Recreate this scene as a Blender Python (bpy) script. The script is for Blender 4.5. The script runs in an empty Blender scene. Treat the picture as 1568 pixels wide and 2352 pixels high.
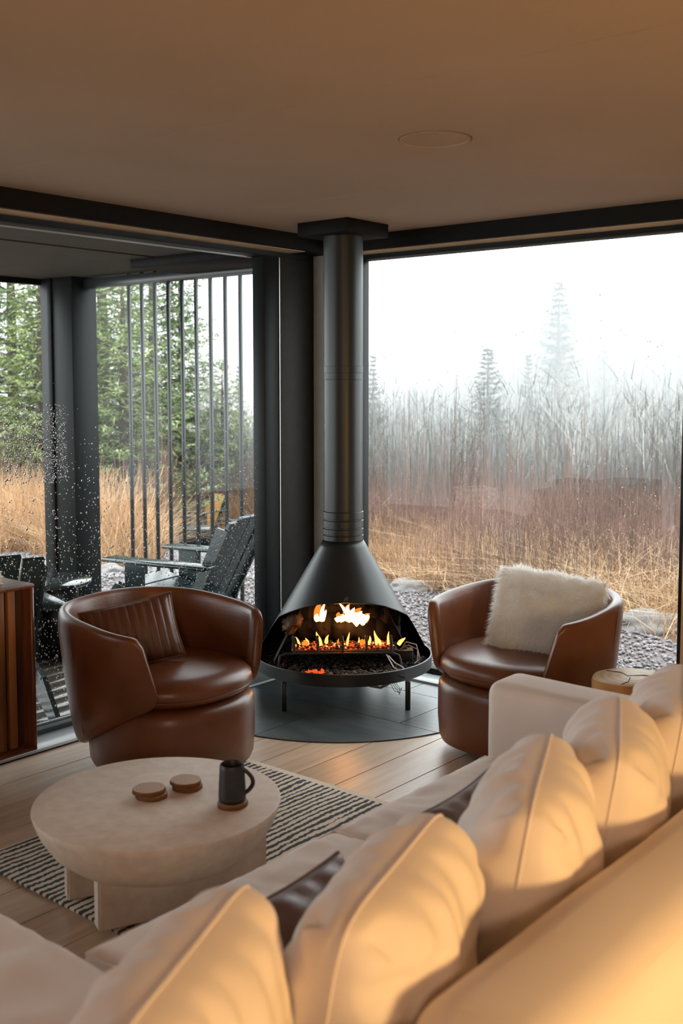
import bpy, bmesh, math, random
import numpy as np
from mathutils import Vector, Matrix, noise as mnoise

sc = bpy.context.scene
COL = sc.collection
PI = math.pi
rnd = random.Random(7)
rng = np.random.default_rng(7)

# ------------------------------------------------------------------ camera, world, lights, exposure
cd = bpy.data.cameras.new('camera')
cd.sensor_fit = 'VERTICAL'; cd.sensor_height = 36.0
cd.lens = 2480 / 2352 * 36.0
cd.shift_y = -94 / 2352
cd.clip_start = 0.05; cd.clip_end = 500
cd.dof.use_dof = True; cd.dof.focus_distance = 5.2; cd.dof.aperture_fstop = 3.6
YAW = math.radians(39.7058); PITCH = math.radians(4.6106)
CAMLOC = Vector((3.937, -4.636, 1.6))
cam = bpy.data.objects.new('camera', cd); COL.objects.link(cam)
cam.location = CAMLOC; cam.rotation_euler = (PI / 2 - PITCH, 0, YAW)
sc.camera = cam

world = bpy.data.worlds.new('overcast_sky'); sc.world = world; world.use_nodes = True
bg = world.node_tree.nodes['Background']
bg.inputs[0].default_value = (0.93, 0.985, 1.0, 1); bg.inputs[1].default_value = 5.0

def add_light(name, kind, loc, energy, color, size=0.2, rot=(0, 0, 0), sy=None):
    l = bpy.data.lights.new(name, kind); l.energy = energy; l.color = color
    if kind == 'AREA':
        l.size = size
        if sy: l.shape = 'RECTANGLE'; l.size_y = sy
    else:
        l.shadow_soft_size = size
    o = bpy.data.objects.new(name, l); COL.objects.link(o); o.location = loc; o.rotation_euler = rot
    return o
WARM = (1.0, 0.61, 0.22)
# lamps the room has, behind and to the right of the photographer
def aim(loc, to): return (Vector(to) - Vector(loc)).to_track_quat('-Z', 'Y').to_euler()
add_light('shaded_lamp_light', 'AREA', (5.15, -3.25, 1.10), 47, WARM, 0.30, aim((5.15, -3.25, 1.10), (3.1, -2.95, .74)))
add_light('kitchen_lamp_light', 'POINT', (5.2, -6.4, 2.0), 105, (1.0, 0.76, 0.56), 0.2)
sc.view_settings.view_transform = 'Standard'; sc.view_settings.look = 'None'
sc.view_settings.exposure = 0.0; sc.view_settings.gamma = 1.0
sc.view_settings.use_curve_mapping = False
sc.cycles.use_denoising = True; sc.cycles.use_light_tree = False
sc.cycles.use_adaptive_sampling = True; sc.cycles.adaptive_threshold = 0.035
sc.cycles.max_bounces = 8; sc.cycles.transparent_max_bounces = 24
sc.cycles.volume_bounces = 2; sc.cycles.diffuse_bounces = 4; sc.cycles.glossy_bounces = 3
sc.cycles.sample_clamp_indirect = 6.0
sc.cycles.caustics_reflective = False; sc.cycles.caustics_refractive = False

# ------------------------------------------------------------------ helpers
FW = np.array([-math.sin(YAW), math.cos(YAW)]); RT = np.array([math.cos(YAW), math.sin(YAW)])
def W(s, t):
    """plan position s metres ahead of and t metres right of the photographer"""
    return (CAMLOC.x + FW[0] * s + RT[0] * t, CAMLOC.y + FW[1] * s + RT[1] * t)

def lin(c):
    return tuple(((v / 255) / 12.92 if v / 255 <= 0.04045 else ((v / 255 + 0.055) / 1.055) ** 2.4) for v in c) + (1,)

def mesh(name, v, f, smooth=False):
    me = bpy.data.meshes.new(name); me.from_pydata([tuple(p) for p in v], [], [tuple(q) for q in f]); me.update()
    if smooth: me.polygons.foreach_set('use_smooth', [True] * len(me.polygons))
    return me

def fast_mesh(name, v, f, smooth=False):
    v = np.asarray(v, np.float32); f = np.asarray(f, np.int32); k = f.shape[1]
    me = bpy.data.meshes.new(name)
    me.vertices.add(len(v)); me.vertices.foreach_set('co', v.ravel())
    me.loops.add(f.size); me.loops.foreach_set('vertex_index', f.ravel())
    me.polygons.add(len(f)); me.polygons.foreach_set('loop_start', np.arange(0, f.size, k, dtype=np.int32))
    me.polygons.foreach_set('loop_total', np.full(len(f), k, np.int32))
    me.update(calc_edges=True)
    if smooth: me.polygons.foreach_set('use_smooth', [True] * len(f))
    return me

def link(name, me, mat=None, parent=None, loc=None, rot=None):
    o = bpy.data.objects.new(name, me); COL.objects.link(o)
    if mat and me and not me.materials: me.materials.append(mat)
    if parent: o.parent = parent
    if loc is not None: o.location = loc
    if rot is not None: o.rotation_euler = rot
    return o

def tag(o, label, cat, group=None, kind=None):
    if label: o['label'] = label
    if cat: o['category'] = cat
    if group: o['group'] = group
    if kind: o['kind'] = kind
    return o

def thing(name, label, cat, loc=(0, 0, 0), rz=0, group=None):
    o = bpy.data.objects.new(name, None); COL.objects.link(o); o.location = loc; o.rotation_euler = (0, 0, rz)
    o.empty_display_size = 0.1
    return tag(o, label, cat, group)

def struct(name, me=None, mat=None, loc=(0, 0, 0), label=None):
    o = link(name, me, mat, loc=loc); o['kind'] = 'structure'
    if label: o['label'] = label
    return o

def copy_tree(o, parent=None):
    c = o.copy(); COL.objects.link(c)
    if parent: c.parent = parent
    for ch in list(o.children): copy_tree(ch, c)
    return c

class MB:
    def __init__(s): s.v = []; s.f = []
    def add(s, v, f):
        n = len(s.v); s.v += [tuple(p) for p in v]; s.f += [tuple(i + n for i in q) for q in f]; return s
    def box(s, a, b):
        x0, y0, z0 = a; x1, y1, z1 = b
        return s.add([(x0, y0, z0), (x1, y0, z0), (x1, y1, z0), (x0, y1, z0), (x0, y0, z1), (x1, y0, z1), (x1, y1, z1), (x0, y1, z1)],
                     [(0, 3, 2, 1), (4, 5, 6, 7), (0, 1, 5, 4), (1, 2, 6, 5), (2, 3, 7, 6), (3, 0, 4, 7)])
    def bar(s, p, q, w, h, up=(0, 0, 1)):
        p = Vector(p); q = Vector(q); d = (q - p).normalized(); sd = d.cross(Vector(up)).normalized() * (w / 2); u = sd.cross(d).normalized() * (h / 2)
        vs = [p - sd - u, p + sd - u, p + sd + u, p - sd + u, q - sd - u, q + sd - u, q + sd + u, q - sd + u]
        return s.add(vs, [(0, 3, 2, 1), (4, 5, 6, 7), (0, 1, 5, 4), (1, 2, 6, 5), (2, 3, 7, 6), (3, 0, 4, 7)])
    def tube(s, path, rad, n=8, cap=True):
        P = [Vector(p) for p in path]; m = len(P)
        if not hasattr(rad, '__len__'): rad = [rad] * m
        T0 = (P[1] - P[0]).normalized(); ref = Vector((0, 0, 1)) if abs(T0.z) < .9 else Vector((1, 0, 0))
        nrm = (ref - T0 * ref.dot(T0)).normalized(); vs = []
        for i in range(m):
            T = (P[min(i + 1, m - 1)] - P[max(i - 1, 0)]).normalized()
            nrm = (nrm - T * nrm.dot(T)); nrm = nrm.normalized() if nrm.length > 1e-6 else T.orthogonal().normalized()
            b = T.cross(nrm)
            for k in range(n):
                a = 2 * PI * k / n; vs.append(P[i] + (nrm * math.cos(a) + b * math.sin(a)) * rad[i])
        fs = [(i * n + k, i * n + (k + 1) % n, (i + 1) * n + (k + 1) % n, (i + 1) * n + k) for i in range(m - 1) for k in range(n)]
        if cap: fs += [tuple(range(n))[::-1], tuple((m - 1) * n + k for k in range(n))]
        return s.add(vs, fs)
    def lathe(s, prof, n=48, c=(0, 0, 0), wob=None):
        vs = []; m = len(prof)
        for (r, z) in prof:
            for k in range(n):
                a = 2 * PI * k / n; rr = r * (wob(a) if wob else 1)
                vs.append((c[0] + rr * math.cos(a), c[1] + rr * math.sin(a), c[2] + z))
        fs = [(i * n + k, i * n + (k + 1) % n, (i + 1) * n + (k + 1) % n, (i + 1) * n + k) for i in range(m - 1) for k in range(n)]
        if prof[0][0] > 0: fs.append(tuple(range(n))[::-1])
        if prof[-1][0] > 0: fs.append(tuple((m - 1) * n + k for k in range(n)))
        return s.add(vs, fs)
    def me(s, name='mesh', smooth=False): return mesh(name, s.v, s.f, smooth)
    def obj(s, name, mat, parent=None, smooth=False, **k):
        o = link(name, s.me(name, smooth), mat, parent, **k)
        if smooth: autosmooth(o.data)
        return o

def autosmooth(me, ang=40):
    try: me.set_sharp_from_angle(angle=math.radians(ang))
    except Exception: pass

def rbox(a, b, r=0.02, seg=3, name='mesh'):
    m = MB(); m.box(a, b); me = m.me(name)
    bm = bmesh.new(); bm.from_mesh(me)
    bmesh.ops.bevel(bm, geom=list(bm.edges), offset=r, segments=seg, profile=0.5, affect='EDGES', clamp_overlap=True)
    bm.to_mesh(me); bm.free()
    me.polygons.foreach_set('use_smooth', [True] * len(me.polygons)); autosmooth(me, 50)
    return me

def recalc(me):
    bm = bmesh.new(); bm.from_mesh(me); bmesh.ops.remove_doubles(bm, verts=bm.verts, dist=1e-5)
    bmesh.ops.recalc_face_normals(bm, faces=bm.faces); bm.to_mesh(me); bm.free(); return me

# ------------------------------------------------------------------ materials
def mat(name, col, rough=0.5, metal=0.0, var=0.0, nscale=20.0, bump=0.0, bscale=60.0, spec=0.5, stretch=None, sheen=0, coat=0, island=0, objrand=0, col2=None, detail=4):
    m = bpy.data.materials.new(name); m.use_nodes = True; nt = m.node_tree; N = nt.nodes; L = nt.links
    b = N['Principled BSDF']; b.inputs['Base Color'].default_value = (*col[:3], 1); b.inputs['Roughness'].default_value = rough
    b.inputs['Metallic'].default_value = metal; b.inputs['Specular IOR Level'].default_value = spec
    if sheen: b.inputs['Sheen Weight'].default_value = sheen
    if coat: b.inputs['Coat Weight'].default_value = coat; b.inputs['Coat Roughness'].default_value = 0.25
    tc = N.new('ShaderNodeTexCoord'); mp = N.new('ShaderNodeMapping'); L.new(tc.outputs['Object'], mp.inputs[0])
    if stretch: mp.inputs['Scale'].default_value = stretch
    if objrand:
        oi = N.new('ShaderNodeObjectInfo'); cb = N.new('ShaderNodeCombineXYZ'); mu = N.new('ShaderNodeMath'); mu.operation = 'MULTIPLY'; mu.inputs[1].default_value = 37
        L.new(oi.outputs['Random'], mu.inputs[0])
        for i in range(3): L.new(mu.outputs[0], cb.inputs[i])
        L.new(cb.outputs[0], mp.inputs['Location'])
    src = None
    if var or col2:
        n = N.new('ShaderNodeTexNoise'); n.inputs['Scale'].default_value = nscale; n.inputs['Detail'].default_value = detail; L.new(mp.outputs[0], n.inputs['Vector'])
        mr = N.new('ShaderNodeMapRange'); mr.inputs[1].default_value = 0.3; mr.inputs[2].default_value = 0.7; L.new(n.outputs[0], mr.inputs[0])
        mx = N.new('ShaderNodeMix'); mx.data_type = 'RGBA'; L.new(mr.outputs[0], mx.inputs[0])
        if col2 is None: mx.inputs[6].default_value = tuple(c * (1 - var) for c in col[:3]) + (1,); mx.inputs[7].default_value = tuple(min(1, c * (1 + var)) for c in col[:3]) + (1,)
        else: mx.inputs[6].default_value = (*col[:3], 1); mx.inputs[7].default_value = (*col2[:3], 1)
        src = mx.outputs[2]
    for amt, node, out in ((island, 'ShaderNodeNewGeometry', 'Random Per Island'), (objrand, 'ShaderNodeObjectInfo', 'Random')):
        if amt:
            g = N.new(node); hs = N.new('ShaderNodeMapRange'); hs.inputs[3].default_value = 1 - amt; hs.inputs[4].default_value = 1 + amt; L.new(g.outputs[out], hs.inputs[0])
            h = N.new('ShaderNodeHueSaturation'); L.new(hs.outputs[0], h.inputs['Value'])
            if src: L.new(src, h.inputs['Color'])
            else: h.inputs['Color'].default_value = (*col[:3], 1)
            src = h.outputs[0]
    if src: L.new(src, b.inputs['Base Color'])
    if bump:
        n2 = N.new('ShaderNodeTexNoise'); n2.inputs['Scale'].default_value = bscale; n2.inputs['Detail'].default_value = 5; L.new(mp.outputs[0], n2.inputs['Vector'])
        bp = N.new('ShaderNodeBump'); bp.inputs['Strength'].default_value = bump; bp.inputs['Distance'].default_value = 0.01
        L.new(n2.outputs[0], bp.inputs['Height']); L.new(bp.outputs[0], b.inputs['Normal'])
    return m

M = {}
M['ceiling'] = mat('ceiling_paint', lin((170, 151, 134)), .75, var=.05, nscale=1.6, bump=.08, bscale=90)
M['groove'] = mat('ceiling_groove', (.16, .12, .09), .9)
M['beam'] = mat('dark_stained_beam', (.006, .0058, .0055), .7, spec=.15, var=.3, nscale=12, bump=.1, stretch=(1, 1, 5))
M['soffit'] = mat('olive_soffit_board', (.050, .046, .034), .8, var=.15, nscale=5)
M['frame'] = mat('black_aluminium_frame', (.008, .010, .011), .55, var=.1, spec=.2)
M['frame_bright'] = mat('bare_aluminium', (.45, .46, .46), .4, metal=.7)
M['underbeam'] = mat('pale_wood_strip', (.42, .30, .18), .6, var=.15, nscale=8)
M['column'] = mat('dark_brown_column', (.022, .020, .018), .65, var=.15, spec=.3, bump=.05)
M['column_daylit'] = mat('daylit_grey_reveal', (.62, .68, .69), .55, var=.06)  # daylight from the left window is put into this pale column colour
M['oak'] = mat('oak_plank', lin((192, 166, 140)), .34, var=.0, col2=lin((216, 190, 164)), nscale=5, stretch=(7, .6, 4), bump=.10, bscale=22, objrand=.10, spec=.5)
M['subfloor'] = mat('plank_joint', (.05, .035, .025), .9)
M['sill'] = mat('grey_stone_sill', (.36, .385, .385), .32, var=.08, nscale=14)
M['deck'] = mat('wet_brown_deck_board', (.095, .072, .054), .24, var=.3, nscale=4, stretch=(8, .8, 1), bump=.02, bscale=9, objrand=.12, spec=.6)
M['enamel'] = mat('matte_black_enamel', (.012, .0135, .014), .38, var=.15, nscale=3, bump=.02, bscale=300, spec=.42)
M['sooty'] = mat('sooty_steel', (.020, .016, .013), .75, var=.4, nscale=9, bump=.15, bscale=40)
M['grate'] = mat('cast_iron', (.030, .027, .025), .6, bump=.2, bscale=80)
M['leather'] = mat('cognac_leather', (.165, .055, .022), .33, var=.22, nscale=5, bump=.10, bscale=170, spec=.55, coat=.12)
M['leather_dark'] = mat('brown_channelled_leather', (.12, .050, .030), .42, var=.2, nscale=6, bump=.1, bscale=150, spec=.5)
M['seam'] = mat('dark_leather_seam', (.07, .028, .014), .6)
M['fabric'] = mat('oatmeal_sofa_fabric', lin((232, 219, 210)), .9, var=.04, nscale=3, bump=.25, bscale=420, sheen=.25)
M['greyfabric'] = mat('grey_taupe_fabric', lin((118, 104, 98)), .85, var=.12, nscale=7, bump=.2, bscale=300, sheen=.2)
M['stone_table'] = mat('cream_cast_stone', lin((220, 201, 184)), .5, var=.0, col2=lin((236, 220, 205)), nscale=26, bump=.06, bscale=60, detail=8)
M['walnut'] = mat('red_brown_walnut', (.155, .050, .022), .30, var=.45, nscale=5, stretch=(6, 6, .7), bump=.05, coat=.2)
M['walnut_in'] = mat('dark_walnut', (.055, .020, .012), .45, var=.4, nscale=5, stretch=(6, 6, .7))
M['walnut_slat'] = mat('ochre_walnut_slat', (.21, .085, .028), .45, var=.35, nscale=4, stretch=(6, 6, .6), objrand=.25)
M['paper'] = mat('book_paper', (.62, .60, .56), .8, var=.05)
M['cover'] = mat('white_book_cover', (.66, .65, .62), .5)
M['wood_slice'] = mat('pale_wood_slice', lin((176, 138, 104)), .6, var=.12, nscale=14, bump=.1)
M['bark'] = mat('coaster_bark', lin((120, 76, 42)), .8, var=.3, nscale=50, bump=.5, bscale=120)
M['mug'] = mat('charcoal_stoneware', (.022, .025, .026), .45, var=.25, nscale=160, bump=.05)
M['log_bark'] = mat('stump_bark', lin((190, 140, 80)), .8, var=.3, nscale=9, stretch=(1, 1, .4), bump=.6, bscale=24)
M['teal'] = mat('wet_dark_green_chair', (.020, .040, .044), .22, var=.2, nscale=8, spec=.7, bump=.08, bscale=60)
M['tabletop_wet'] = mat('wet_black_tabletop', (.03, .04, .042), .07, spec=.8)
M['rod'] = mat('dark_screen_rod', (.030, .034, .036), .35)
M['yellowwood'] = mat('yellow_pine', (.50, .27, .08), .6, var=.2, nscale=8)
M['char'] = mat('charred_log', (.011, .008, .007), .95, var=.5, nscale=18, bump=1.0, bscale=14)
M['char2'] = mat('ash_grey_log_end', (.13, .07, .04), .95, var=.5, nscale=24, bump=1.0, bscale=30)
M['coal'] = mat('dark_lava_rock', (.030, .024, .020), .95, island=.5, bump=.5)
M['coal_grey'] = mat('ashy_lava_rock', (.10, .09, .08), .95, island=.5)
M['cable'] = mat('grey_cable', (.25, .22, .20), .5)
M['whitecable'] = mat('white_cable', (.7, .7, .68), .5)
M['ground'] = mat('brown_soil', (.11, .075, .055), .95, var=.4, nscale=2.0, bump=.4, bscale=8)
M['gravelbed'] = mat('gravel_bed', (.13, .105, .10), .9, var=.5, nscale=45, bump=1, bscale=60, detail=8)
M['gravel'] = mat('mauve_grey_gravel', (.225, .205, .21), .75, island=.45)
M['boulder'] = mat('grey_boulder', (.20, .19, .185), .85, var=.3, nscale=6, bump=.6, bscale=12)
M['grass'] = mat('golden_dry_grass', (.44, .262, .135), .8, var=.35, nscale=.8, island=.35)
M['grass_pale'] = mat('straw_grass', (.52, .36, .22), .8, var=.3, nscale=.9, island=.35)
M['redtwig'] = mat('red_brown_twigs', (.165, .10, .08), .9, var=.5, nscale=.6, island=.4)
M['greytwig'] = mat('grey_brown_twigs', (.068, .068, .058), .9, var=.3, nscale=.4, island=.3)
M['bark_grey'] = mat('grey_bark', (.07, .066, .06), .9, island=.2)
M['birch'] = mat('white_birch_bark', (.46, .45, .42), .8, var=.3, nscale=12)
M['needle'] = mat('spruce_needles', (.13, .18, .08), .8, var=.4, nscale=.9, island=.35)
M['needle_light'] = mat('light_spruce_needles', (.22, .27, .11), .8, var=.4, nscale=.9, island=.35)
M['needle_dark'] = mat('misty_spruce_needles', (.045, .06, .045), .9, var=.2, island=.2)
M['trunk'] = mat('spruce_bark', (.075, .060, .048), .9, var=.3)
M['fur'] = mat('ivory_wool', (.90, .87, .82), .8, island=.10, sheen=.3)
ft = M['fur'].node_tree; tl = ft.nodes.new('ShaderNodeBsdfTranslucent'); tl.inputs[0].default_value = (.97, .96, .95, 1); mxs = ft.nodes.new('ShaderNodeMixShader'); mxs.inputs[0].default_value = .5
ft.links.new(ft.nodes['Principled BSDF'].outputs[0], mxs.inputs[1]); ft.links.new(tl.outputs[0], mxs.inputs[2]); ft.links.new(mxs.outputs[0], ft.nodes['Material Output'].inputs[0])
M['speaker'] = mat('painted_speaker_grille', lin((164, 145, 128)), .85, var=.04)
M['wallwarm'] = mat('plaster_wall', (.50, .42, .34), .8, var=.03)

def hearth_mat():
    m = mat('grey_slate_tile', (.060, .069, .070), .36, var=.3, nscale=5, stretch=(1, 3, 1), bump=.10, bscale=14, objrand=.18, spec=.5)
    return m
M['slate'] = hearth_mat()

def rug_mat():
    m = bpy.data.materials.new('striped_wool_rug'); m.use_nodes = True; nt = m.node_tree; N = nt.nodes; L = nt.links; b = N['Principled BSDF']
    b.inputs['Roughness'].default_value = .95
    tc = N.new('ShaderNodeTexCoord'); sx = N.new('ShaderNodeSeparateXYZ'); L.new(tc.outputs['Object'], sx.inputs[0])
    def nz(scale, st, d=2):
        mp = N.new('ShaderNodeMapping'); mp.inputs['Scale'].default_value = st; L.new(tc.outputs['Object'], mp.inputs[0])
        n = N.new('ShaderNodeTexNoise'); n.inputs['Scale'].default_value = scale; n.inputs['Detail'].default_value = d; L.new(mp.outputs[0], n.inputs['Vector']); return n.outputs[0]
    def ma(op, a, bb=None):
        k = N.new('ShaderNodeMath'); k.operation = op
        for i, q in enumerate((a, bb)):
            if q is None: continue
            if isinstance(q, (int, float)): k.inputs[i].default_value = q
            else: L.new(q, k.inputs[i])
        return k.outputs[0]
    x = sx.outputs[0]
    w1 = ma('MULTIPLY', ma('SUBTRACT', nz(1.0, (4, 2.2, 1)), .5), .055)
    w2 = ma('MULTIPLY', ma('SUBTRACT', nz(60, (1, 1, 1), 3), .5), .020)
    xx = ma('ADD', ma('ADD', x, w1), w2)
    ph = ma('SINE', ma('MULTIPLY', xx, 2 * PI / .030))
    th = ma('MULTIPLY', ma('SUBTRACT', nz(1.0, (26, 3.0, 1)), .5), 3.2)
    v = ma('ADD', ph, th)
    mr = N.new('ShaderNodeMapRange'); mr.inputs[1].default_value = -.02; mr.inputs[2].default_value = .22; L.new(v, mr.inputs[0])
    # plain ivory margin
    mg = ma('MULTIPLY', ma('LESS_THAN', sx.outputs[1], -1.47), ma('LESS_THAN', ma('ABSOLUTE', ma('SUBTRACT', x, 1.85)), 1.095))
    f = ma('MULTIPLY', mr.outputs[0], mg)
    mx = N.new('ShaderNodeMix'); mx.data_type = 'RGBA'; mx.inputs[6].default_value = lin((226, 210, 190)); mx.inputs[7].default_value = lin((62, 66, 68)); L.new(f, mx.inputs[0])
    L.new(mx.outputs[2], b.inputs['Base Color'])
    bp = N.new('ShaderNodeBump'); bp.inputs['Strength'].default_value = .6; bp.inputs['Distance'].default_value = .006
    L.new(ma('ADD', f, nz(260, (1, 1, 1), 2)), bp.inputs['Height']); L.new(bp.outputs[0], b.inputs['Normal'])
    return m
M['rug'] = rug_mat()

def ring_mat(name, ca, cb, scale):
    m = bpy.data.materials.new(name); m.use_nodes = True; nt = m.node_tree; N = nt.nodes; L = nt.links; b = N['Principled BSDF']; b.inputs['Roughness'].default_value = .5
    tc = N.new('ShaderNodeTexCoord'); w = N.new('ShaderNodeTexWave'); w.wave_type = 'RINGS'; w.rings_direction = 'Z'
    w.inputs['Scale'].default_value = scale; w.inputs['Distortion'].default_value = 3; w.inputs['Detail'].default_value = 3; L.new(tc.outputs['Object'], w.inputs['Vector'])
    n = N.new('ShaderNodeTexNoise'); n.inputs['Scale'].default_value = 7; L.new(tc.outputs['Object'], n.inputs['Vector'])
    mu = N.new('ShaderNodeMath'); mu.operation = 'MULTIPLY'; L.new(w.outputs['Fac'], mu.inputs[0]); L.new(n.outputs[0], mu.inputs[1])
    mx = N.new('ShaderNodeMix'); mx.data_type = 'RGBA'; mx.inputs[6].default_value = ca; mx.inputs[7].default_value = cb; L.new(mu.outputs[0], mx.inputs[0]); L.new(mx.outputs[2], b.inputs['Base Color'])
    return m
M['endgrain'] = ring_mat('pale_end_grain', lin((216, 190, 152)), lin((186, 148, 104)), 9)
M['slice_grain'] = ring_mat('coaster_grain', lin((186, 150, 116)), lin((140, 102, 72)), 30)

def glass_mat(name, tint, add=0.0, refl=1.0):
    m = bpy.data.materials.new(name); m.use_nodes = True; nt = m.node_tree; N = nt.nodes; L = nt.links
    for n in list(N): N.remove(n)
    out = N.new('ShaderNodeOutputMaterial'); tr = N.new('ShaderNodeBsdfTransparent'); tr.inputs[0].default_value = (*tint, 1)
    gl = N.new('ShaderNodeBsdfGlossy'); gl.inputs['Roughness'].default_value = 0.0
    fr = N.new('ShaderNodeFresnel'); fr.inputs[0].default_value = 1.5
    mu = N.new('ShaderNodeMath'); mu.operation = 'MULTIPLY'; mu.inputs[1].default_value = refl; L.new(fr.outputs[0], mu.inputs[0])
    mx = N.new('ShaderNodeMixShader'); L.new(mu.outputs[0], mx.inputs[0]); L.new(tr.outputs[0], mx.inputs[1]); L.new(gl.outputs[0], mx.inputs[2]); L.new(mx.outputs[0], out.inputs[0])
    return m
M['glass'] = glass_mat('window_glass', (.95, .975, .97), refl=.35)
def drop_mat():
    m = bpy.data.materials.new('rain_water'); m.use_nodes = True; b = m.node_tree.nodes['Principled BSDF']
    b.inputs['Transmission Weight'].default_value = .75; b.inputs['Roughness'].default_value = .05; b.inputs['IOR'].default_value = 1.33
    b.inputs['Base Color'].default_value = (1, 1, 1, 1)
    return m
M['drop'] = drop_mat()

def emit(name, col, st):
    m = bpy.data.materials.new(name); m.use_nodes = True; nt = m.node_tree; N = nt.nodes; L = nt.links
    for n in list(N): N.remove(n)
    out = N.new('ShaderNodeOutputMaterial'); e = N.new('ShaderNodeEmission'); e.inputs[0].default_value = (*col, 1); e.inputs[1].default_value = st
    L.new(e.outputs[0], out.inputs[0])
    if 'ember' in name or 'dim' in name: m.cycles.emission_sampling = 'NONE'
    return m
M['flame_hot'] = emit('bright_flame', (1.0, .60, .20), 6)
M['flame'] = emit('orange_flame', (1.0, .42, .09), 2.6)
M['flame_thin'] = emit('dim_orange_flame', (1.0, .26, .035), 1.2)
M['ember'] = emit('glowing_ember', (1.0, .11, .025), 1.0)
M['ember_hot'] = emit('orange_ember', (1.0, .34, .12), 2.4)

# ------------------------------------------------------------------ the setting: floor, sills, ceiling, walls
H = 2.405
XMAX, YMIN = 7.2, -8.4
fl = struct('floor', MB().box((0.0, YMIN, -.12), (XMAX, 0.0, -.008)).me('floor'), M['subfloor'])
plank_meshes = []
for i in range(8):
    plank_meshes.append(None)
y_w = .205
def plank_mesh(L_, w_):
    m = MB(); g = .0012; b = .0015
    x0, x1, y0, y1 = g, w_ - g, g, L_ - g
    m.add([(x0, y0, -.006), (x1, y0, -.006), (x1, y1, -.006), (x0, y1, -.006), (x0 + b, y0 + b, 0), (x1 - b, y0 + b, 0), (x1 - b, y1 - b, 0), (x0 + b, y1 - b, 0)],
          [(0, 3, 2, 1), (4, 5, 6, 7), (0, 1, 5, 4), (1, 2, 6, 5), (2, 3, 7, 6), (3, 0, 4, 7)])
    return m.me('plank')
pm = {}
for i in range(35):
    x0 = i * y_w
    y = 0.0 - rnd.choice([.5, .8, 1.1, 1.5, 1.9])
    ys = [0.0]
    while y > YMIN: ys.append(y); y -= rnd.choice([1.6, 1.9, 2.2])
    ys.append(YMIN)
    for a, b in zip(ys[:-1], ys[1:]):
        Lk = round(a - b, 3)
        if Lk not in pm: pm[Lk] = plank_mesh(Lk, y_w); pm[Lk].materials.append(M['oak'])
        link('plank', pm[Lk], parent=fl, loc=(x0, b, 0))

# stone-coloured sills along both windows, a step above the floor
struct('trim_1', rbox((-.175, YMIN, -.10), (-.004, .17, .016), .003, 1), M['sill'], label='grey stone sill under the left window')
struct('trim_2', rbox((-.004, .004, -.10), (2.055, .165, .016), .003, 1), M['sill'], label='grey stone sill under the right window')
struct('trim_3', MB().box((-.006, YMIN, -.02), (-.0005, .0, .004)).box((0, -.0005, -.02), (2.055, .006, .004)).me(), M['frame'], label='dark shadow gap between floor and sill')

# hearth of slate tiles: a disc cut by the two walls
hc = (.385, -.375); HR = .835
def clip(poly, nx, ny, c):
    out = []
    for i in range(len(poly)):
        p, q = poly[i], poly[(i + 1) % len(poly)]; dp = nx * p[0] + ny * p[1] - c; dq = nx * q[0] + ny * q[1] - c
        if dp <= 0: out.append(p)
        if dp * dq < 0: t = dp / (dp - dq); out.append((p[0] + (q[0] - p[0]) * t, p[1] + (q[1] - p[1]) * t))
    return out
disc = [(hc[0] + HR * math.cos(2 * PI * k / 160), hc[1] + HR * math.sin(2 * PI * k / 160)) for k in range(160)]
disc = clip(clip(disc, -1, 0, -.002), 0, 1, -.002)
hearth = struct('trim_4', mesh('hearth', [(p[0], p[1], .0005) for p in disc], [tuple(range(len(disc)))]), M['subfloor'], label='round grey slate hearth let into the oak floor')
g = .0022
xc = [-1, .60, .985, 3]; yc = [-3, -.629, -.235, 1]
cells = [(-1, .56, -3, -.629), (.56, 3, -3, -.629), (-1, .30, -.629, -.18), (.30, .965, -.629, -.18), (.965, 3, -.629, -.18), (-1, .66, -.18, 1), (.66, 3, -.18, 1)]
for (a, b, c, d) in cells:
    p = clip(clip(clip(clip(disc, 1, 0, b - g), -1, 0, -a - g), 0, 1, d - g), 0, -1, -c - g)
    if len(p) < 3: continue
    n = len(p)
    vs = [(q[0], q[1], .0005) for q in p] + [(q[0], q[1], .0055) for q in p]
    fs = [tuple(range(n, 2 * n))] + [(k, (k + 1) % n, n + (k + 1) % n, n + k) for k in range(n)]
    link('tile', mesh('tile', vs, fs), M['slate'], hearth)

# ceiling of painted boards
ce = struct('ceiling', MB().box((-.3, YMIN, H + .006), (XMAX, .3, H + .15)).me('ceiling'), M['groove'])
yb = [.3, -1.0, -2.248, -3.50, -4.75, -6.0, -7.2, YMIN]
for k, (a, b) in enumerate(zip(yb[:-1], yb[1:])):
    link('panel', MB().box((-.3, b + .001, H), (XMAX, a - .002, H + .006)).me('panel'), M['ceiling'], ce)
sp = thing('ceiling_speaker', 'round flush speaker grille painted into the ceiling, right of the stove flue', 'speaker', (1.85, -1.64, H))
MB().lathe([(.118, 0), (.118, -.003), (.112, -.004), (.110, -.0015), (0, -.0015)], 64).obj('grille', M['speaker'], sp)
m = MB(); m.lathe([(.1215, .0), (.1215, -.0012), (.1185, -.0012), (.1185, 0)], 64); m.obj('rim', M['groove'], sp)

# perimeter beams at the ceiling, set flush with the sill edge
ZB = 2.322
struct('trim_5', MB().box((-.15, YMIN, ZB), (0.0, .0, H)).me(), M['beam'], label='dark beam under the ceiling over the left window')
struct('trim_6', MB().box((-.15, 0.0, ZB), (4.2, .15, H)).me(), M['beam'], label='dark beam under the ceiling over the right window')
struct('trim_7', MB().box((-.149, YMIN, ZB - .003), (-.03, -.17, ZB + .001)).box((.13, .03, ZB - .003), (2.055, .149, ZB + .001)).me(), M['underbeam'], label='pale wooden strip on the underside of the dark beam')

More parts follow.
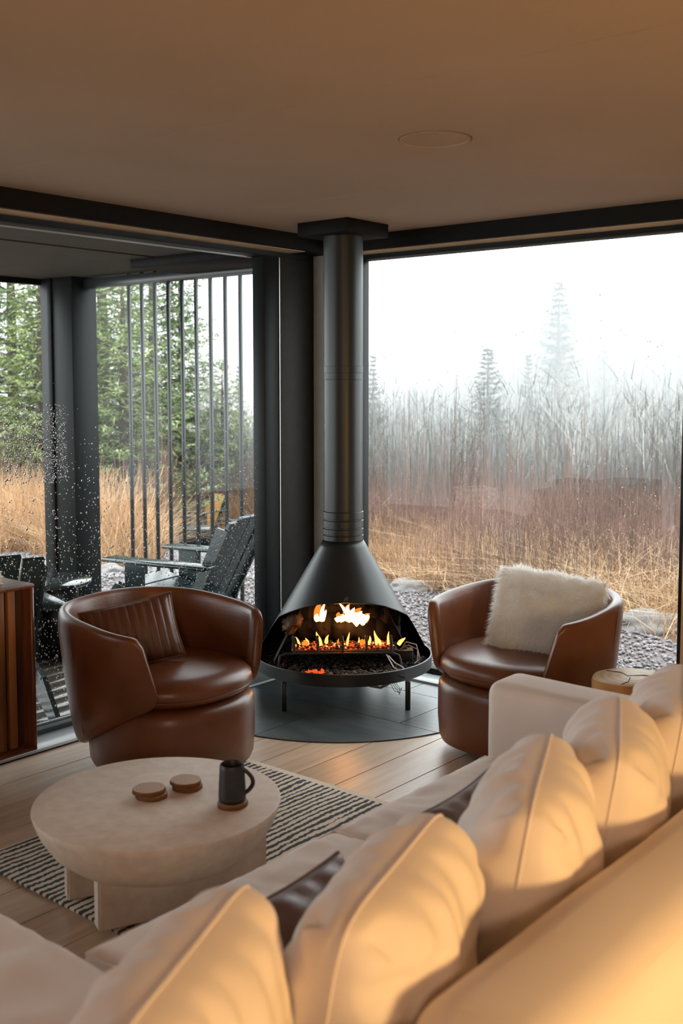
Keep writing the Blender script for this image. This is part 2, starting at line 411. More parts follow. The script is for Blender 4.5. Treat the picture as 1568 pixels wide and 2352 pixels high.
# left window (wall_left): aluminium frame, big pane, jamb
win1 = struct('window_1', None); win1['label'] = 'tall left window wall with black frame'
def frame_piece(name, a, b, parent, mt='frame'):
    return link(name, rbox(a, b, .003, 1, name), M[mt], parent)
frame_piece('head_frame', (-.26, YMIN + 3.2, 2.292), (-.15, -.02, 2.405), win1)
link('head_edge', MB().box((-.262, YMIN + 3.2, 2.286), (-.246, -.36, 2.292)).me(), M['frame_bright'], win1)
frame_piece('sill_frame', (-.27, YMIN + 3.2, -.03), (-.165, -.02, .038), win1)
link('track', MB().box((-.232, YMIN + 3.2, .038), (-.222, -.36, .046)).box((-.30, YMIN + 3.2, -.03), (-.27, .05, .020)).me(), M['frame_bright'], win1)
frame_piece('stile', (-.255, -.352, .03), (-.165, -.235, 2.30), win1)
link('stile_edge', MB().box((-.168, -.238, .03), (-.160, -.231, 2.30)).me(), M['frame_bright'], win1)
frame_piece('stile', (-.255, -5.2, .03), (-.165, -5.08, 2.30), win1)
link('glass', MB().add([(-.212, -5.09, .03), (-.212, -.345, .03), (-.212, -.345, 2.30), (-.212, -5.09, 2.30)], [(0, 1, 2, 3)]).me('glass'), M['glass'], win1)
# corner column
struct('trim_8', rbox((-.27, -.232, -.05), (-.158, .052, 2.40), .002, 1), M['column'], label='dark brown corner panel left of the stove pipe')
struct('trim_9', rbox((-.27, .046, -.05), (.03, .27, 2.34), .002, 1), M['column_daylit'], label='narrow grey corner reveal beside the stove pipe')
# right window
win2 = struct('window_2', None); win2['label'] = 'wide right picture window looking over the meadow'
frame_piece('head_frame', (.03, .15, 2.296), (2.05, .26, 2.405), win2)
frame_piece('sill_frame', (.03, .155, -.03), (2.05, .26, .045), win2)
frame_piece('stile', (.03, .16, .03), (.085, .25, 2.30), win2)
frame_piece('mullion', (1.985, .145, .03), (2.05, .26, 2.30), win2)
link('glass', MB().add([(.08, .205, .03), (1.99, .205, .03), (1.99, .205, 2.30), (.08, .205, 2.30)], [(0, 1, 2, 3)]).me('glass'), M['glass'], win2)
# walls out of view, closing the room
struct('wall_left', MB().box((-.3, YMIN, -.1), (-.05, -5.2, H + .1)).me(), M['wallwarm'])
struct('wall_right', MB().box((XMAX, YMIN, -.1), (XMAX + .2, .3, H + .1)).me(), M['wallwarm'])
struct('wall_back', MB().box((-.3, YMIN - .2, -.1), (XMAX + .2, YMIN, H + .1)).me(), M['wallwarm'])
struct('wall_front', MB().box((2.06, .004, -.1), (XMAX + .2, .3, ZB)).box((4.2, 0, -.1), (XMAX + .2, .3, H + .1)).me(), M['wallwarm'])
struct('roof', MB().box((-.5, YMIN - .3, H + .15), (XMAX + .3, .5, H + .35)).me(), M['beam'])

# ------------------------------------------------------------------ covered deck outside the left window
DZ = -.03
dk = struct('deck', MB().box((-3.15, -6.5, DZ - .2), (-.30, .62, DZ - .03)).me(), M['subfloor'])
x = -.315
while x > -3.1:
    link('board', rbox((x - .128, -6.5, DZ - .026), (x, .60, DZ), .003, 1), M['deck'], dk); x -= .134
sf = struct('soffit', MB().box((-3.2, -6.5, 2.43), (-.27, .62, 2.5)).me(), M['soffit'], label='olive soffit over the deck')
for (a, b) in ((-3.2, -1.42), (-1.36, -.27)):
    link('soffit_panel', MB().box((a, -6.5, 2.40), (b, .62, 2.43)).me(), M['soffit'], sf)
link('soffit_beam', rbox((-1.62, -.08, 2.345), (-.27, .42, 2.40), .004, 1), M['beam'], sf)
struct('trim_10', rbox((-3.26, -6.5, 2.36), (-3.19, .66, 2.56), .004, 1), M['beam'], label='dark fascia along the outer edge of the soffit')
# the outer post, screen header and rods
post = struct('post', rbox((-3.2, .33, DZ), (-2.80, .56, 2.41), .006, 1), M['frame'], label='square black post at the outer corner of the deck')
link('batten', rbox((-3.09, .315, DZ), (-3.04, .335, 2.40), .004, 1), M['beam'], post)
scr = thing('slatted_screen', 'black screen of thin vertical rods closing the end of the covered deck', 'screen', (0, 0, 0))
link('header', rbox((-2.82, .44, 2.315), (-.27, .50, 2.385), .004, 1), M['rod'], scr)
link('footer', rbox((-2.82, .455, DZ), (-.27, .485, DZ + .03), .004, 1), M['rod'], scr)
rodm = rbox((-.011, -.011, DZ + .03), (.011, .011, 2.40), .002, 1); rodm.materials.append(M['rod'])
for i in range(10):
    link('rod', rodm, parent=scr, loc=(-2.308 + i * .1422, .47, 0))
for i in range(4):
    link('rod', rodm, parent=scr, loc=(-.886 + i * .1422, .47, 0))
# ------------------------------------------------------------------ suspended fireplace
ST = thing('fireplace', 'black conical fireplace with a long flue, fire burning behind its arched opening', 'fireplace', (.41, -.375, 0), math.radians(42))
RT_, ZT = .46, .148      # tray
RC0, ZC0, RC1, ZC1 = .104, .80, .452, .205
def cone_r(z): return RC0 + (ZC0 - z) * (RC1 - RC0) / (ZC0 - ZC1)
def open_half(z):
    """half angle of the opening in the hood at height z, around the front"""
    pts = [(.205, 101), (.30, 96), (.36, 90), (.405, 84), (.45, 64), (.495, 42), (.512, 26), (.522, 0)]
    if z >= .522: return 0
    for (z0, a0), (z1, a1) in zip(pts[:-1], pts[1:]):
        if z <= z1: return math.radians(a0 + (a1 - a0) * max(0, z - z0) / (z1 - z0))
    return 0
def hood():
    vs, fs = [], []; n = 96
    zs = [ZC1 + (.522 - ZC1) * (1 - (1 - i / 26) ** 1.6) for i in range(27)] + [.522 + (ZC0 - .522) * i / 8 for i in range(1, 9)]
    for z in zs:
        h = open_half(z)
        for k in range(n + 1):
            a = -PI / 2 + h + (2 * PI - 2 * h) * k / n
            vs.append((cone_r(z) * math.cos(a), cone_r(z) * math.sin(a), z))
    w = n + 1
    for i in range(len(zs) - 1):
        for k in range(n): fs.append((i * w + k, i * w + k + 1, (i + 1) * w + k + 1, (i + 1) * w + k))
    return recalc(mesh('hood', vs, fs, True))
hd = link('hood', hood(), M['enamel'], ST)
so = hd.modifiers.new('s', 'SOLIDIFY'); so.thickness = .004; so.offset = -1
MB().lathe([(.1005, .795), (.1005, H - .06)], 64).obj('flue_pipe', M['enamel'], ST, True)
m = MB()
for (z0, z1) in ((.800, .828), (.832, .862), (.868, .905), (.911, .950)):
    m = MB(); m.lathe([(.1005, z0), (.1045, z0 + .002), (.1045, z1 - .003), (.1005, z1)], 64); m.obj('collar', M['enamel'], ST, True)
for z in (1.655, 1.62):
    m = MB(); m.lathe([(.1005, z), (.1022, z + .001), (.1022, z + .004 if z < 1.65 else z + .034), (.1005, z + (.005 if z < 1.65 else .035))], 64); m.obj('pipe_seam', M['enamel'], ST, True)
MB().lathe([(.0, ZT), (RT_ - .01, ZT), (RT_, ZT + .004), (RT_, ZT + .062), (RT_ - .006, ZT + .064), (RT_ - .008, ZT + .060), (RT_ - .010, ZT + .012), (0, ZT + .012)], 96).obj('hearth_pan', M['enamel'], ST, True)
for sx in (-1, 1):
    link('leg', rbox((sx * .303 - .012, -.362, .0055), (sx * .303 + .012, -.338, ZT), .002, 1), M['enamel'], ST)
    link('leg', rbox((sx * .25 - .010, .33, .0055), (sx * .25 + .010, .35, ZT), .002, 1), M['enamel'], ST)
# sheet back and side shields inside the hood
m = MB(); 
for a in (-.36, .36):
    m = MB(); m.bar((a, -.02, ZT + .02), (a * .55, -.02, .50), .004, .10, (0, 1, 0)); m.obj('side_shield', M['sooty'], ST)
# box that takes the flue through the ceiling
struct('trim_11', rbox((.247, -.540, 2.338), (.573, -.212, H), .002, 1), M['beam'], label='square black box where the flue meets the ceiling')

def place_stove(o):
    o.matrix_world = Matrix.Translation((.41, -.375, 0)) @ Matrix.Rotation(math.radians(42), 4, 'Z') @ o.matrix_basis
def rocky(n, cx, cy, cz, rx, ry, rz, size, seed):
    r = np.random.default_rng(seed); base = np.array([(1, 0, 0), (-1, 0, 0), (0, 1, 0), (0, -1, 0), (0, 0, 1), (0, 0, -1)], float)
    F8 = np.array([(0, 2, 4), (2, 1, 4), (1, 3, 4), (3, 0, 4), (2, 0, 5), (1, 2, 5), (3, 1, 5), (0, 3, 5)])
    c = np.stack([r.uniform(-1, 1, n), r.uniform(-1, 1, n), r.uniform(-1, 1, n)], 1)
    if rx == ry:
        a = r.uniform(0, 2 * PI, n); q = np.sqrt(r.uniform(0, 1, n)); c[:, 0] = q * np.cos(a); c[:, 1] = q * np.sin(a)
    c = c * [rx, ry, rz] + [cx, cy, cz]
    v = base[None] * (1 + r.uniform(-.3, .3, (n, 6, 3))) * (size * r.uniform(.6, 1.4, (n, 1, 1)))
    ang = r.uniform(0, 2 * PI, n); ca, sa = np.cos(ang)[:, None], np.sin(ang)[:, None]
    X = v[:, :, 0] * ca - v[:, :, 1] * sa; Y = v[:, :, 0] * sa + v[:, :, 1] * ca
    v = np.stack([X, Y, v[:, :, 2] * .7], 2) + c[:, None]
    f = (F8[None] + (np.arange(n) * 6)[:, None, None]).reshape(-1, 3)
    return v.reshape(-1, 3), f
def stuffobj(name, v, f, mt, label, cat, stove=False, smooth=False):
    o = link(name, fast_mesh(name, v, f, smooth), M[mt]); tag(o, label, cat, kind='stuff')
    if stove: place_stove(o)
    return o
v, f = rocky(1500, 0, 0, ZT + .022, .43, .43, .012, .011, 1); stuffobj('lava_rocks', v, f, 'coal', 'black lava rocks covering the fireplace pan', 'rocks', True)
v, f = rocky(260, .04, -.33, ZT + .032, .26, .06, .008, .009, 2); stuffobj('ash_rocks', v, f, 'coal_grey', 'ashy grey rocks along the front of the fireplace pan', 'rocks', True)
v, f = rocky(300, .0, -.10, ZT + .122, .262, .055, .010, .006, 3); stuffobj('ember_bed', v, f, 'ember', 'red glowing embers on the raised grate', 'embers', True)
v, f = rocky(55, .0, -.12, ZT + .128, .25, .045, .010, .006, 5); stuffobj('hot_embers', v, f, 'ember_hot', 'orange glowing embers scattered among the red embers', 'embers', True)
v, f = rocky(260, .0, -.10, ZT + .124, .265, .058, .012, .008, 8); stuffobj('grate_coals', v, f, 'coal', 'black coals mixed among the embers on the grate', 'coals', True)
v, f = rocky(60, -.155, -.31, ZT + .040, .045, .03, .008, .006, 4); stuffobj('low_embers', v, f, 'ember', 'small glowing ember patch at the front left of the pan', 'embers', True)
# grate
gr = thing('fire_grate', 'black iron log grate with upright prongs inside the fireplace', 'grate'); place_stove(gr)
m = MB(); m.box((-.27, -.17, ZT + .10), (.27, .06, ZT + .11)); m.obj('grate_plate', M['grate'], gr)
MB().tube([(-.33, -.21, ZT + .02), (-.33, -.21, ZT + .07), (-.325, -.20, ZT + .092), (-.30, -.19, ZT + .102), (.24, -.19, ZT + .102), (.272, -.20, ZT + .092), (.28, -.21, ZT + .07), (.285, -.22, ZT + .02)], .006, 8).obj('front_bar', M['grate'], gr, True)
for x in (-.255, -.135, -.01, .11, .235):
    MB().tube([(x, -.185, ZT + .10), (x, -.192, ZT + .16), (x - .004, -.196, ZT + .185), (x, -.192, ZT + .192)], .007, 8).obj('prong', M['grate'], gr, True)
# logs
def log(name, p, q, r, label, mt='char', seed=0):
    r_ = random.Random(seed); P = Vector(p); Q = Vector(q); n = 30; path = []; rad = []
    for i in range(n):
        t = i / (n - 1); pt = P.lerp(Q, t) + Vector((0, r_.uniform(-.006, .006), .012 * math.sin(3 * t + seed))); path.append(pt); rad.append(r * (1 + r_.uniform(-.12, .12)) * (.72 if i in (0, n - 1) else 1))
    me = MB().tube(path, rad, 18).me(name, True)
    for vv in me.vertices:
        d = mnoise.noise(vv.co * 26 + Vector((seed, 0, 0))); vv.co += Vector((0, d * .026, d * .026))
    me.update(); o = link(name, me, M[mt]); place_stove(o); tag(o, label, 'log'); return o
log('log', (-.27, .05, ZT + .180), (.28, .04, ZT + .188), .070, 'thick charred log across the middle of the grate', seed=1)
log('log', (-.26, .02, ZT + .268), (.02, .10, ZT + .285), .050, 'charred log resting at the upper left over the fire', seed=2)
log('log', (.02, .08, ZT + .285), (.30, .0, ZT + .250), .046, 'charred log resting at the upper right with ragged end', seed=3)
log('log', (-.06, .06, ZT + .345), (.20, .02, ZT + .330), .028, 'thin charred branch on top of the log pile', seed=4)
log('log', (-.285, -.02, ZT + .215), (-.23, -.06, ZT + .235), .036, 'short brownish log stub at the left of the log pile', 'char2', seed=5)
# gas valve and loose wires
m = thing('gas_valve', 'small black gas valve box at the right of the grate', 'valve'); place_stove(m)
link('valve_body', rbox((.275, -.10, ZT + .03), (.355, -.03, ZT + .085), .004, 1), M['sooty'], m)
MB().box((.27, -.102, ZT + .085), (.357, -.03, ZT + .089)).obj('valve_lid', M['char2'], m)
for k, pts in enumerate((((.30, -.06, ZT + .09), (.32, -.08, ZT + .13), (.37, -.10, ZT + .12), (.385, -.12, ZT + .06), (.38, -.13, ZT + .03)),
                         ((.29, -.07, ZT + .09), (.33, -.10, ZT + .118), (.375, -.12, ZT + .10), (.372, -.15, ZT + .05), (.355, -.17, ZT + .04)),
                         ((.21, -.20, ZT + .095), (.225, -.22, ZT + .07), (.24, -.25, ZT + .045), (.26, -.27, ZT + .035)),
                         ((.22, -.20, ZT + .09), (.25, -.23, ZT + .06), (.28, -.26, ZT + .05), (.30, -.27, ZT + .035)))):
    o = MB().tube(pts, .0035, 6).obj('wire', M['cable'] if k < 2 else M['whitecable'], None, True); place_stove(o)
    tag(o, ['outer looping grey wire over the gas valve', 'inner looping grey wire over the gas valve', 'left pale wire hanging below the grate bar', 'right pale wire hanging below the grate bar'][k], 'wire')
o = MB().tube([(.10, -.30, ZT), (.12, -.33, ZT - .028), (.17, -.34, ZT - .034), (.21, -.33, ZT - .018), (.22, -.31, ZT)], .007, 8).obj('gas_hose', M['cable'], None, True); place_stove(o); tag(o, 'dark gas hose looping under the fireplace pan', 'hose')
o = MB()
for k in range(4): o.tube([(.21 + .008 * k, -.32, ZT), (.225 + .015 * k, -.325, ZT - .03 - .006 * k), (.24 + .012 * k, -.33, ZT - .055 + .006 * k), (.262, -.335, ZT - .06 - .004 * k)], .0016, 5)
o = o.obj('wire_bundle', M['cable'], None, True); place_stove(o); tag(o, 'thin wires hanging under the right of the fireplace pan', 'wires')
# flames
def flame(p, h, w, lean=0, bend=0, mt='flame', seed=0, parent=None):
    if mt != 'flame_hot': h *= .85; w *= .8
    r_ = random.Random(seed); path = []; rad = []; n = 10
    for i in range(n):
        t = i / (n - 1); path.append((p[0] + lean * t * h + bend * math.sin(t * 5 + seed) * w * .5 * t, p[1], p[2] + h * t))
        rad.append(w / 2 * (math.sin(PI * min(1, (t * .8 + .2))) ** .8) * (1 - t * .35) + .0006)
    me = MB().tube(path, rad, 10).me('flame', True)
    for vv in me.vertices: vv.co.y = p[1] + (vv.co.y - p[1]) * .35
    return link('flame', me, M[mt], parent)
fa = thing('fire', 'big bright white-yellow flames rising above the middle log', 'fire'); place_stove(fa)
for q in (((.02, -.045, .382), .085, .034, .1, 1), ((.045, -.045, .382), .070, .036, .1, 2), ((.070, -.045, .382), .052, .040, .3, 3), ((.0, -.045, .382), .035, .040, -.4, 4), ((.095, -.045, .382), .034, .045, .9, 5), ((.012, -.045, .425), .055, .016, -.6, 6), ((-.018, -.045, .382), .018, .04, -1.0, 7), ((.035, -.045, .380), .030, .10, .2, 12), ((.075, -.045, .380), .026, .08, .5, 13)):
    flame(q[0], q[1], q[2], q[3], .5, 'flame_hot', q[4], fa)
fa = thing('fire', 'single bright flame at the left above the middle log', 'fire'); place_stove(fa)
for q in (((-.118, -.045, .382), .095, .026, .22, 8), ((-.130, -.045, .382), .040, .034, -.3, 9), ((-.108, -.045, .382), .06, .024, .25, 10)):
    flame(q[0], q[1], q[2], q[3], .4, 'flame_hot', q[4], fa)
for q in ((.02, .11, .07, .1), (.06, .085, .08, .4), (.0, .06, .06, -.5), (.10, .05, .06, .8)): flame((q[0], -.035, .376), q[1], q[2], q[3], .5, 'flame_thin', 77, fa)
flame((-.118, -.035, .378), .115, .05, .15, .5, 'flame_thin', 78, fa)
flame((-.14, -.03, .39), .11, .05, .22, .4, 'flame_thin', 21, fa)
fa = thing('fire', 'row of small orange flames licking up along the grate', 'fire'); place_stove(fa)
for i, (x, h, w, ln, mt_) in enumerate(((-.225, .05, .015, -.5, 'flame'), (-.185, .045, .022, -.2, 'flame'), (-.12, .085, .028, -.25, 'flame'), (-.095, .06, .025, .3, 'flame'),
                                   (-.03, .04, .015, 0, 'flame_thin'), (.015, .08, .016, .12, 'flame'), (.075, .045, .01, 0, 'flame'), (.125, .055, .02, .2, 'flame'), (.165, .09, .022, -.12, 'flame'), (.185, .05, .025, -.4, 'flame'), (.225, .08, .016, 0, 'flame'), (.275, .045, .03, .8, 'flame'), (.10, .03, .06, 0, 'flame_thin'), (-.20, .03, .05, 0, 'flame_thin'))):
    flame((x, -.115 - .01 * (i % 3), ZT + .128), h, w, ln, .5, mt_, i + 30, fa)
l = add_light('fire_light', 'POINT', (.41, -.375, .40), 2.4, (1.0, .36, .08), .05); l.matrix_world = Matrix.Translation((.41 + .70 * .06, -.375 - .71 * .06, .40))
l = add_light('fire_light', 'POINT', (.41 + .71 * .15, -.375 - .71 * .15, .315), .6, (1.0, .32, .06), .03)

# ------------------------------------------------------------------ tub chairs
def sgnpow(v, p): return math.copysign(abs(v) ** p, v)
def tub_shell(phe=50, th=.070):
    cols = 96; phe = math.radians(phe); vs, fs = [], []; K = 20
    for c in range(cols + 1):
        s = c / cols * 2 - 1; a = abs(s); ph = PI + s * (PI - phe)
        zt = .695 - .065 * a ** 1.6; zb = .085 + .275 * max(0, (a - .25) / .75) ** 1.3
        t = max(0, (a - .965) / .035); zt -= .022 * t ** 2; zb += .03 * t * t
        e = 1.0
        if a > .985: e = math.sqrt(max(0.02, 1 - ((a - .985) / .015) ** 2))
        thk = th * (1 - .22 * a) * (.55 + .45 * e)
        hh = (zt - zb) / 2 * (.93 + .07 * e); zc = (zt + zb) / 2
        sq = 1.0 / ((abs(math.cos(ph)) ** 2.5 + abs(math.sin(ph)) ** 2.5) ** (1 / 2.5))
        for k in range(K):
            q = 2 * PI * k / K; u = sgnpow(math.cos(q), .55); w = sgnpow(math.sin(q), .38)
            z = zc + hh * w; ro = (.335 + .070 * min(1, max(0, (z - .1) / .55)) ** .8) * sq
            r = ro - thk / 2 + thk / 2 * u
            pz = math.radians(np.interp(z, [.36, .63], [44, 54])); ph = PI + s * (PI - pz)
            vs.append((r * math.cos(ph), r * math.sin(ph), z))
    for c in range(cols):
        for k in range(K): fs.append((c * K + k, c * K + (k + 1) % K, (c + 1) * K + (k + 1) % K, (c + 1) * K + k))
    fs.append(tuple(range(K))); fs.append(tuple(cols * K + k for k in range(K)))
    me = recalc(mesh('shell', vs, fs, True)); autosmooth(me, 60); return me
def sq_lathe(prof, n=72, e=2.5):
    def wob(a): return 1 / ((abs(math.cos(a)) ** e + abs(math.sin(a)) ** e) ** (1 / e))
    return MB().lathe(prof, n, wob=wob)
def tub_chair(label, loc, rz):
    t = thing('tub_chair', label, 'armchair', loc, rz)
    sq_lathe([(.0, .018), (.24, .018), (.24, .034), (.0, .034)]).obj('swivel_plate', M['frame'], t)
    b = sq_lathe([(.0, .034), (.28, .034), (.305, .045), (.316, .07), (.322, .15), (.322, .27), (.318, .30), (.305, .318), (.28, .326), (0, .328)]).me('base', True)
    autosmooth(b, 70); link('base', b, M['leather'], t, loc=(.05, 0, 0))
    c = sq_lathe([(.0, .322), (.26, .324), (.300, .335), (.322, .358), (.328, .382), (.322, .408), (.300, .428), (.25, .440), (.12, .449), (0, .451)], 72, 2.3).me('seat_cushion', True)
    for vv in c.vertices:
        vv.co.x = vv.co.x * 1.02 + .035
        if vv.co.x < -.25: vv.co.x = -.25
    link('seat_cushion', c, M['leather'], t)
    ring = [(1.02 * .3255 * k[0] + .035, .3255 * k[1], .365) for k in [(math.cos(2 * PI * i / 60) / ((abs(math.cos(2 * PI * i / 60)) ** 2.3 + abs(math.sin(2 * PI * i / 60)) ** 2.3) ** (1 / 2.3)), math.sin(2 * PI * i / 60) / ((abs(math.cos(2 * PI * i / 60)) ** 2.3 + abs(math.sin(2 * PI * i / 60)) ** 2.3) ** (1 / 2.3))) for i in range(-18, 19)]]
    MB().tube(ring, .0032, 6).obj('piping', M['leather'], t, True)
    sh = link('shell', tub_shell(), M['leather'], t)
    # vertical panel seams on the shell
    for ph in (105, 255, 180):
        p = math.radians(ph); pts = []
        a = abs((p - PI) / (PI - math.radians(50)))
        zb = .10 + .275 * max(0, (a - .25) / .75) ** 1.3; zt = .69 - .065 * a ** 1.6
        sqq = 1.0 / ((abs(math.cos(p)) ** 2.5 + abs(math.sin(p)) ** 2.5) ** (1 / 2.5))
        for i in range(12):
            z = zb + (zt - .02 - zb) * i / 11; ro = (.335 + .070 * min(1, max(0, (z - .1) / .55)) ** .8) * sqq - .0006
            pts.append((ro * math.cos(p), ro * math.sin(p), z))
        MB().tube(pts, .0016, 5).obj('seam', M['seam'], sh)
    return t
tub_chair('cognac leather tub chair by the left window with a channelled lumbar pillow', (.515, -1.685, 0), math.radians(1))
tub_chair('cognac leather tub chair by the right window holding a fluffy white pillow', (1.56, -.515, 0), math.radians(-94))

# ------------------------------------------------------------------ cushions
def cushion_mesh(name, w, h, t, g=0.0, n=34, wr=.005, seed=0, pinch=.06, pw=.42, ribs=0, sag=0, freq=1.0, cr=.0):
    vs, fs = [], []; N1 = n + 1
    def base(u, v):
        ru = math.sqrt(max(0, 1 - cr * v ** 6)); rv = math.sqrt(max(0, 1 - cr * u ** 6))
        x = w / 2 * u * ru * (1 - pinch * (1 - v * v) * abs(u) ** 3); z = h / 2 * v * rv * (1 - pinch * (1 - u * u) * abs(v) ** 3); return x, z
    for side in (1, -1):
        for i in range(N1):
            for j in range(N1):
                u = math.sin((i / n * 2 - 1) * PI / 2); v = math.sin((j / n * 2 - 1) * PI / 2)
                u = .45 * u + .55 * (i / n * 2 - 1); v = .45 * v + .55 * (j / n * 2 - 1)
                x, z = base(u, v)
                T = g / 2 + t / 2 * max(0, (1 - u * u) * (1 - v * v)) ** pw
                ed = max(abs(u), abs(v)) ** 2
                nn = mnoise.noise(Vector((x * 9 * freq + seed, z * 9 * freq, side * 3))) * .7 + mnoise.noise(Vector((x * 22 * freq, z * 22 * freq + seed, side * 5))) * .3
                # gathers run in from the edges
                along = z if abs(u) > abs(v) else x
                ga = math.sin(along * 75 * freq + 6 * mnoise.noise(Vector((x * 5, z * 5, seed)))) * max(0, ed - .25) * (1 - max(abs(u), abs(v)) ** 14)
                d = wr * (nn * 1.7 * (1 - ed * .3) + .9 * ga)
                if ribs and side == 1: d += .010 * abs(math.sin(u * ribs * PI / 2)) ** .5 * (1 - max(abs(u), abs(v)) ** 8) - .006
                if abs(u) > .999 or abs(v) > .999: d = 0
                zz = z - sag * (1 - abs(u)) * (1 if v > 0 else .2) * abs(v)
                vs.append((x, side * -(T + d), zz))
        o = 0 if side == 1 else N1 * N1
        for i in range(n):
            for j in range(n):
                q = (o + i * N1 + j, o + (i + 1) * N1 + j, o + (i + 1) * N1 + j + 1, o + i * N1 + j + 1)
                fs.append(q if side == 1 else q[::-1])
    border = [i * N1 for i in range(n)] + [n * N1 + j for j in range(n)] + [i * N1 + n for i in range(n, 0, -1)] + [j for j in range(n, 0, -1)]
    if g > 0:
        k = len(border); rows = [border]
        for r in (1, 2, 3):
            ids = []
            for b in border:
                p = vs[b]; f_ = r / 4; y = p[1] * (1 - 2 * f_); bul = 1 + .025 * math.sin(PI * f_)
                ids.append(len(vs)); vs.append((p[0] * bul, y, p[2] * bul))
            rows.append(ids)
        rows.append([b + N1 * N1 for b in border])
        for ra, rb in zip(rows[:-1], rows[1:]):
            for i in range(k): fs.append((ra[i], ra[(i + 1) % k], rb[(i + 1) % k], rb[i]))
    me = mesh(name, vs, fs, True); recalc(me)
    bv = [Vector(vs[b]) for b in border]
    return me, bv
def piping(bv, r, mirror):
    m = MB(); P = [Vector((p.x * 1.003, p.y * (-1 if mirror else 1), p.z * 1.003)) for p in bv]; P.append(P[0]); m.tube(P, r, 6, cap=False); return m
def pillow(name, label, cat, w, h, t, g, mt, loc, rot, group=None, seed=0, pipe=.0035, **k):
    o = bpy.data.objects.new(name, None); COL.objects.link(o); tag(o, label, cat, group)
    me, bv = cushion_mesh('cover', w, h, t, g, seed=seed, **k); link('cover', me, M[mt], o)
    if pipe:
        for mir in ((0, 1) if g > 0 else (0,)): piping(bv, pipe, mir).obj('piping', M[mt], o, True)
    o.location = loc; o.rotation_euler = rot
    return o
# channelled leather pillow in the left chair: faces +X and towards the camera
pillow('lumbar_pillow', 'brown leather lumbar pillow with vertical channels leaning in the left tub chair', 'pillow', .39, .27, .10, 0, 'leather_dark', (.450, -1.795, .565), (math.radians(-20), math.radians(-9), math.radians(62)), seed=3, ribs=11, wr=.002, n=66, pinch=.05)

# fluffy pillow in the right chair
def fur_pillow():
    o = thing('fur_pillow', 'fluffy ivory sheepskin pillow leaning in the right tub chair', 'pillow')
    me, bv = cushion_mesh('cover', .46, .43, .13, 0, n=30, wr=0, pinch=.02); link('cover', me, M['fur'], o)
    P = np.array([v.co for v in me.vertices]); Nn = np.array([v.normal for v in me.vertices])
    tri = [];
    me.calc_loop_triangles(); T = np.array([t.vertices for t in me.loop_triangles]); ar = np.array([t.area for t in me.loop_triangles]); ar = ar / ar.sum()
    n = 26000; r = np.random.default_rng(5); idx = r.choice(len(T), n, p=ar); b = r.dirichlet((1, 1, 1), n)
    p = (P[T[idx]] * b[:, :, None]).sum(1); nn = (Nn[T[idx]] * b[:, :, None]).sum(1)
    cl = np.array([(mnoise.noise(Vector((*(q * 18),))), mnoise.noise(Vector((*(q * 18 + 50),))), mnoise.noise(Vector((*(q * 18 + 90),)))) for q in p])
    d = nn * .75 + cl * .9 + r.normal(0, .22, (n, 3)) + [0, 0, -.25]
    d /= np.linalg.norm(d, axis=1)[:, None]; L_ = r.uniform(.022, .046, n)[:, None]
    sd = np.cross(d, r.normal(0, 1, (n, 3))); sd /= np.linalg.norm(sd, axis=1)[:, None]
    w = .0011
    mid = p + d * L_ * .55; tip = p + d * L_ + np.array([0, 0, -.25]) * L_ + cl * L_ * .3
    v = np.stack([p - sd * w, p + sd * w, mid + sd * w * .8, mid - sd * w * .8, tip], 1).reshape(-1, 3)
    k = (np.arange(n) * 5)[:, None]
    f = np.concatenate([k + [0, 1, 2], k + [0, 2, 3], k + [3, 2, 4]], 0)
    fo = link('fur', fast_mesh('fur', v, f), M['fur'], o); fo['kind'] = 'stuff'
    o.location = (1.650, -.485, .560); o.rotation_euler = (math.radians(-17), math.radians(5), math.radians(15)); return o
fur_pillow()

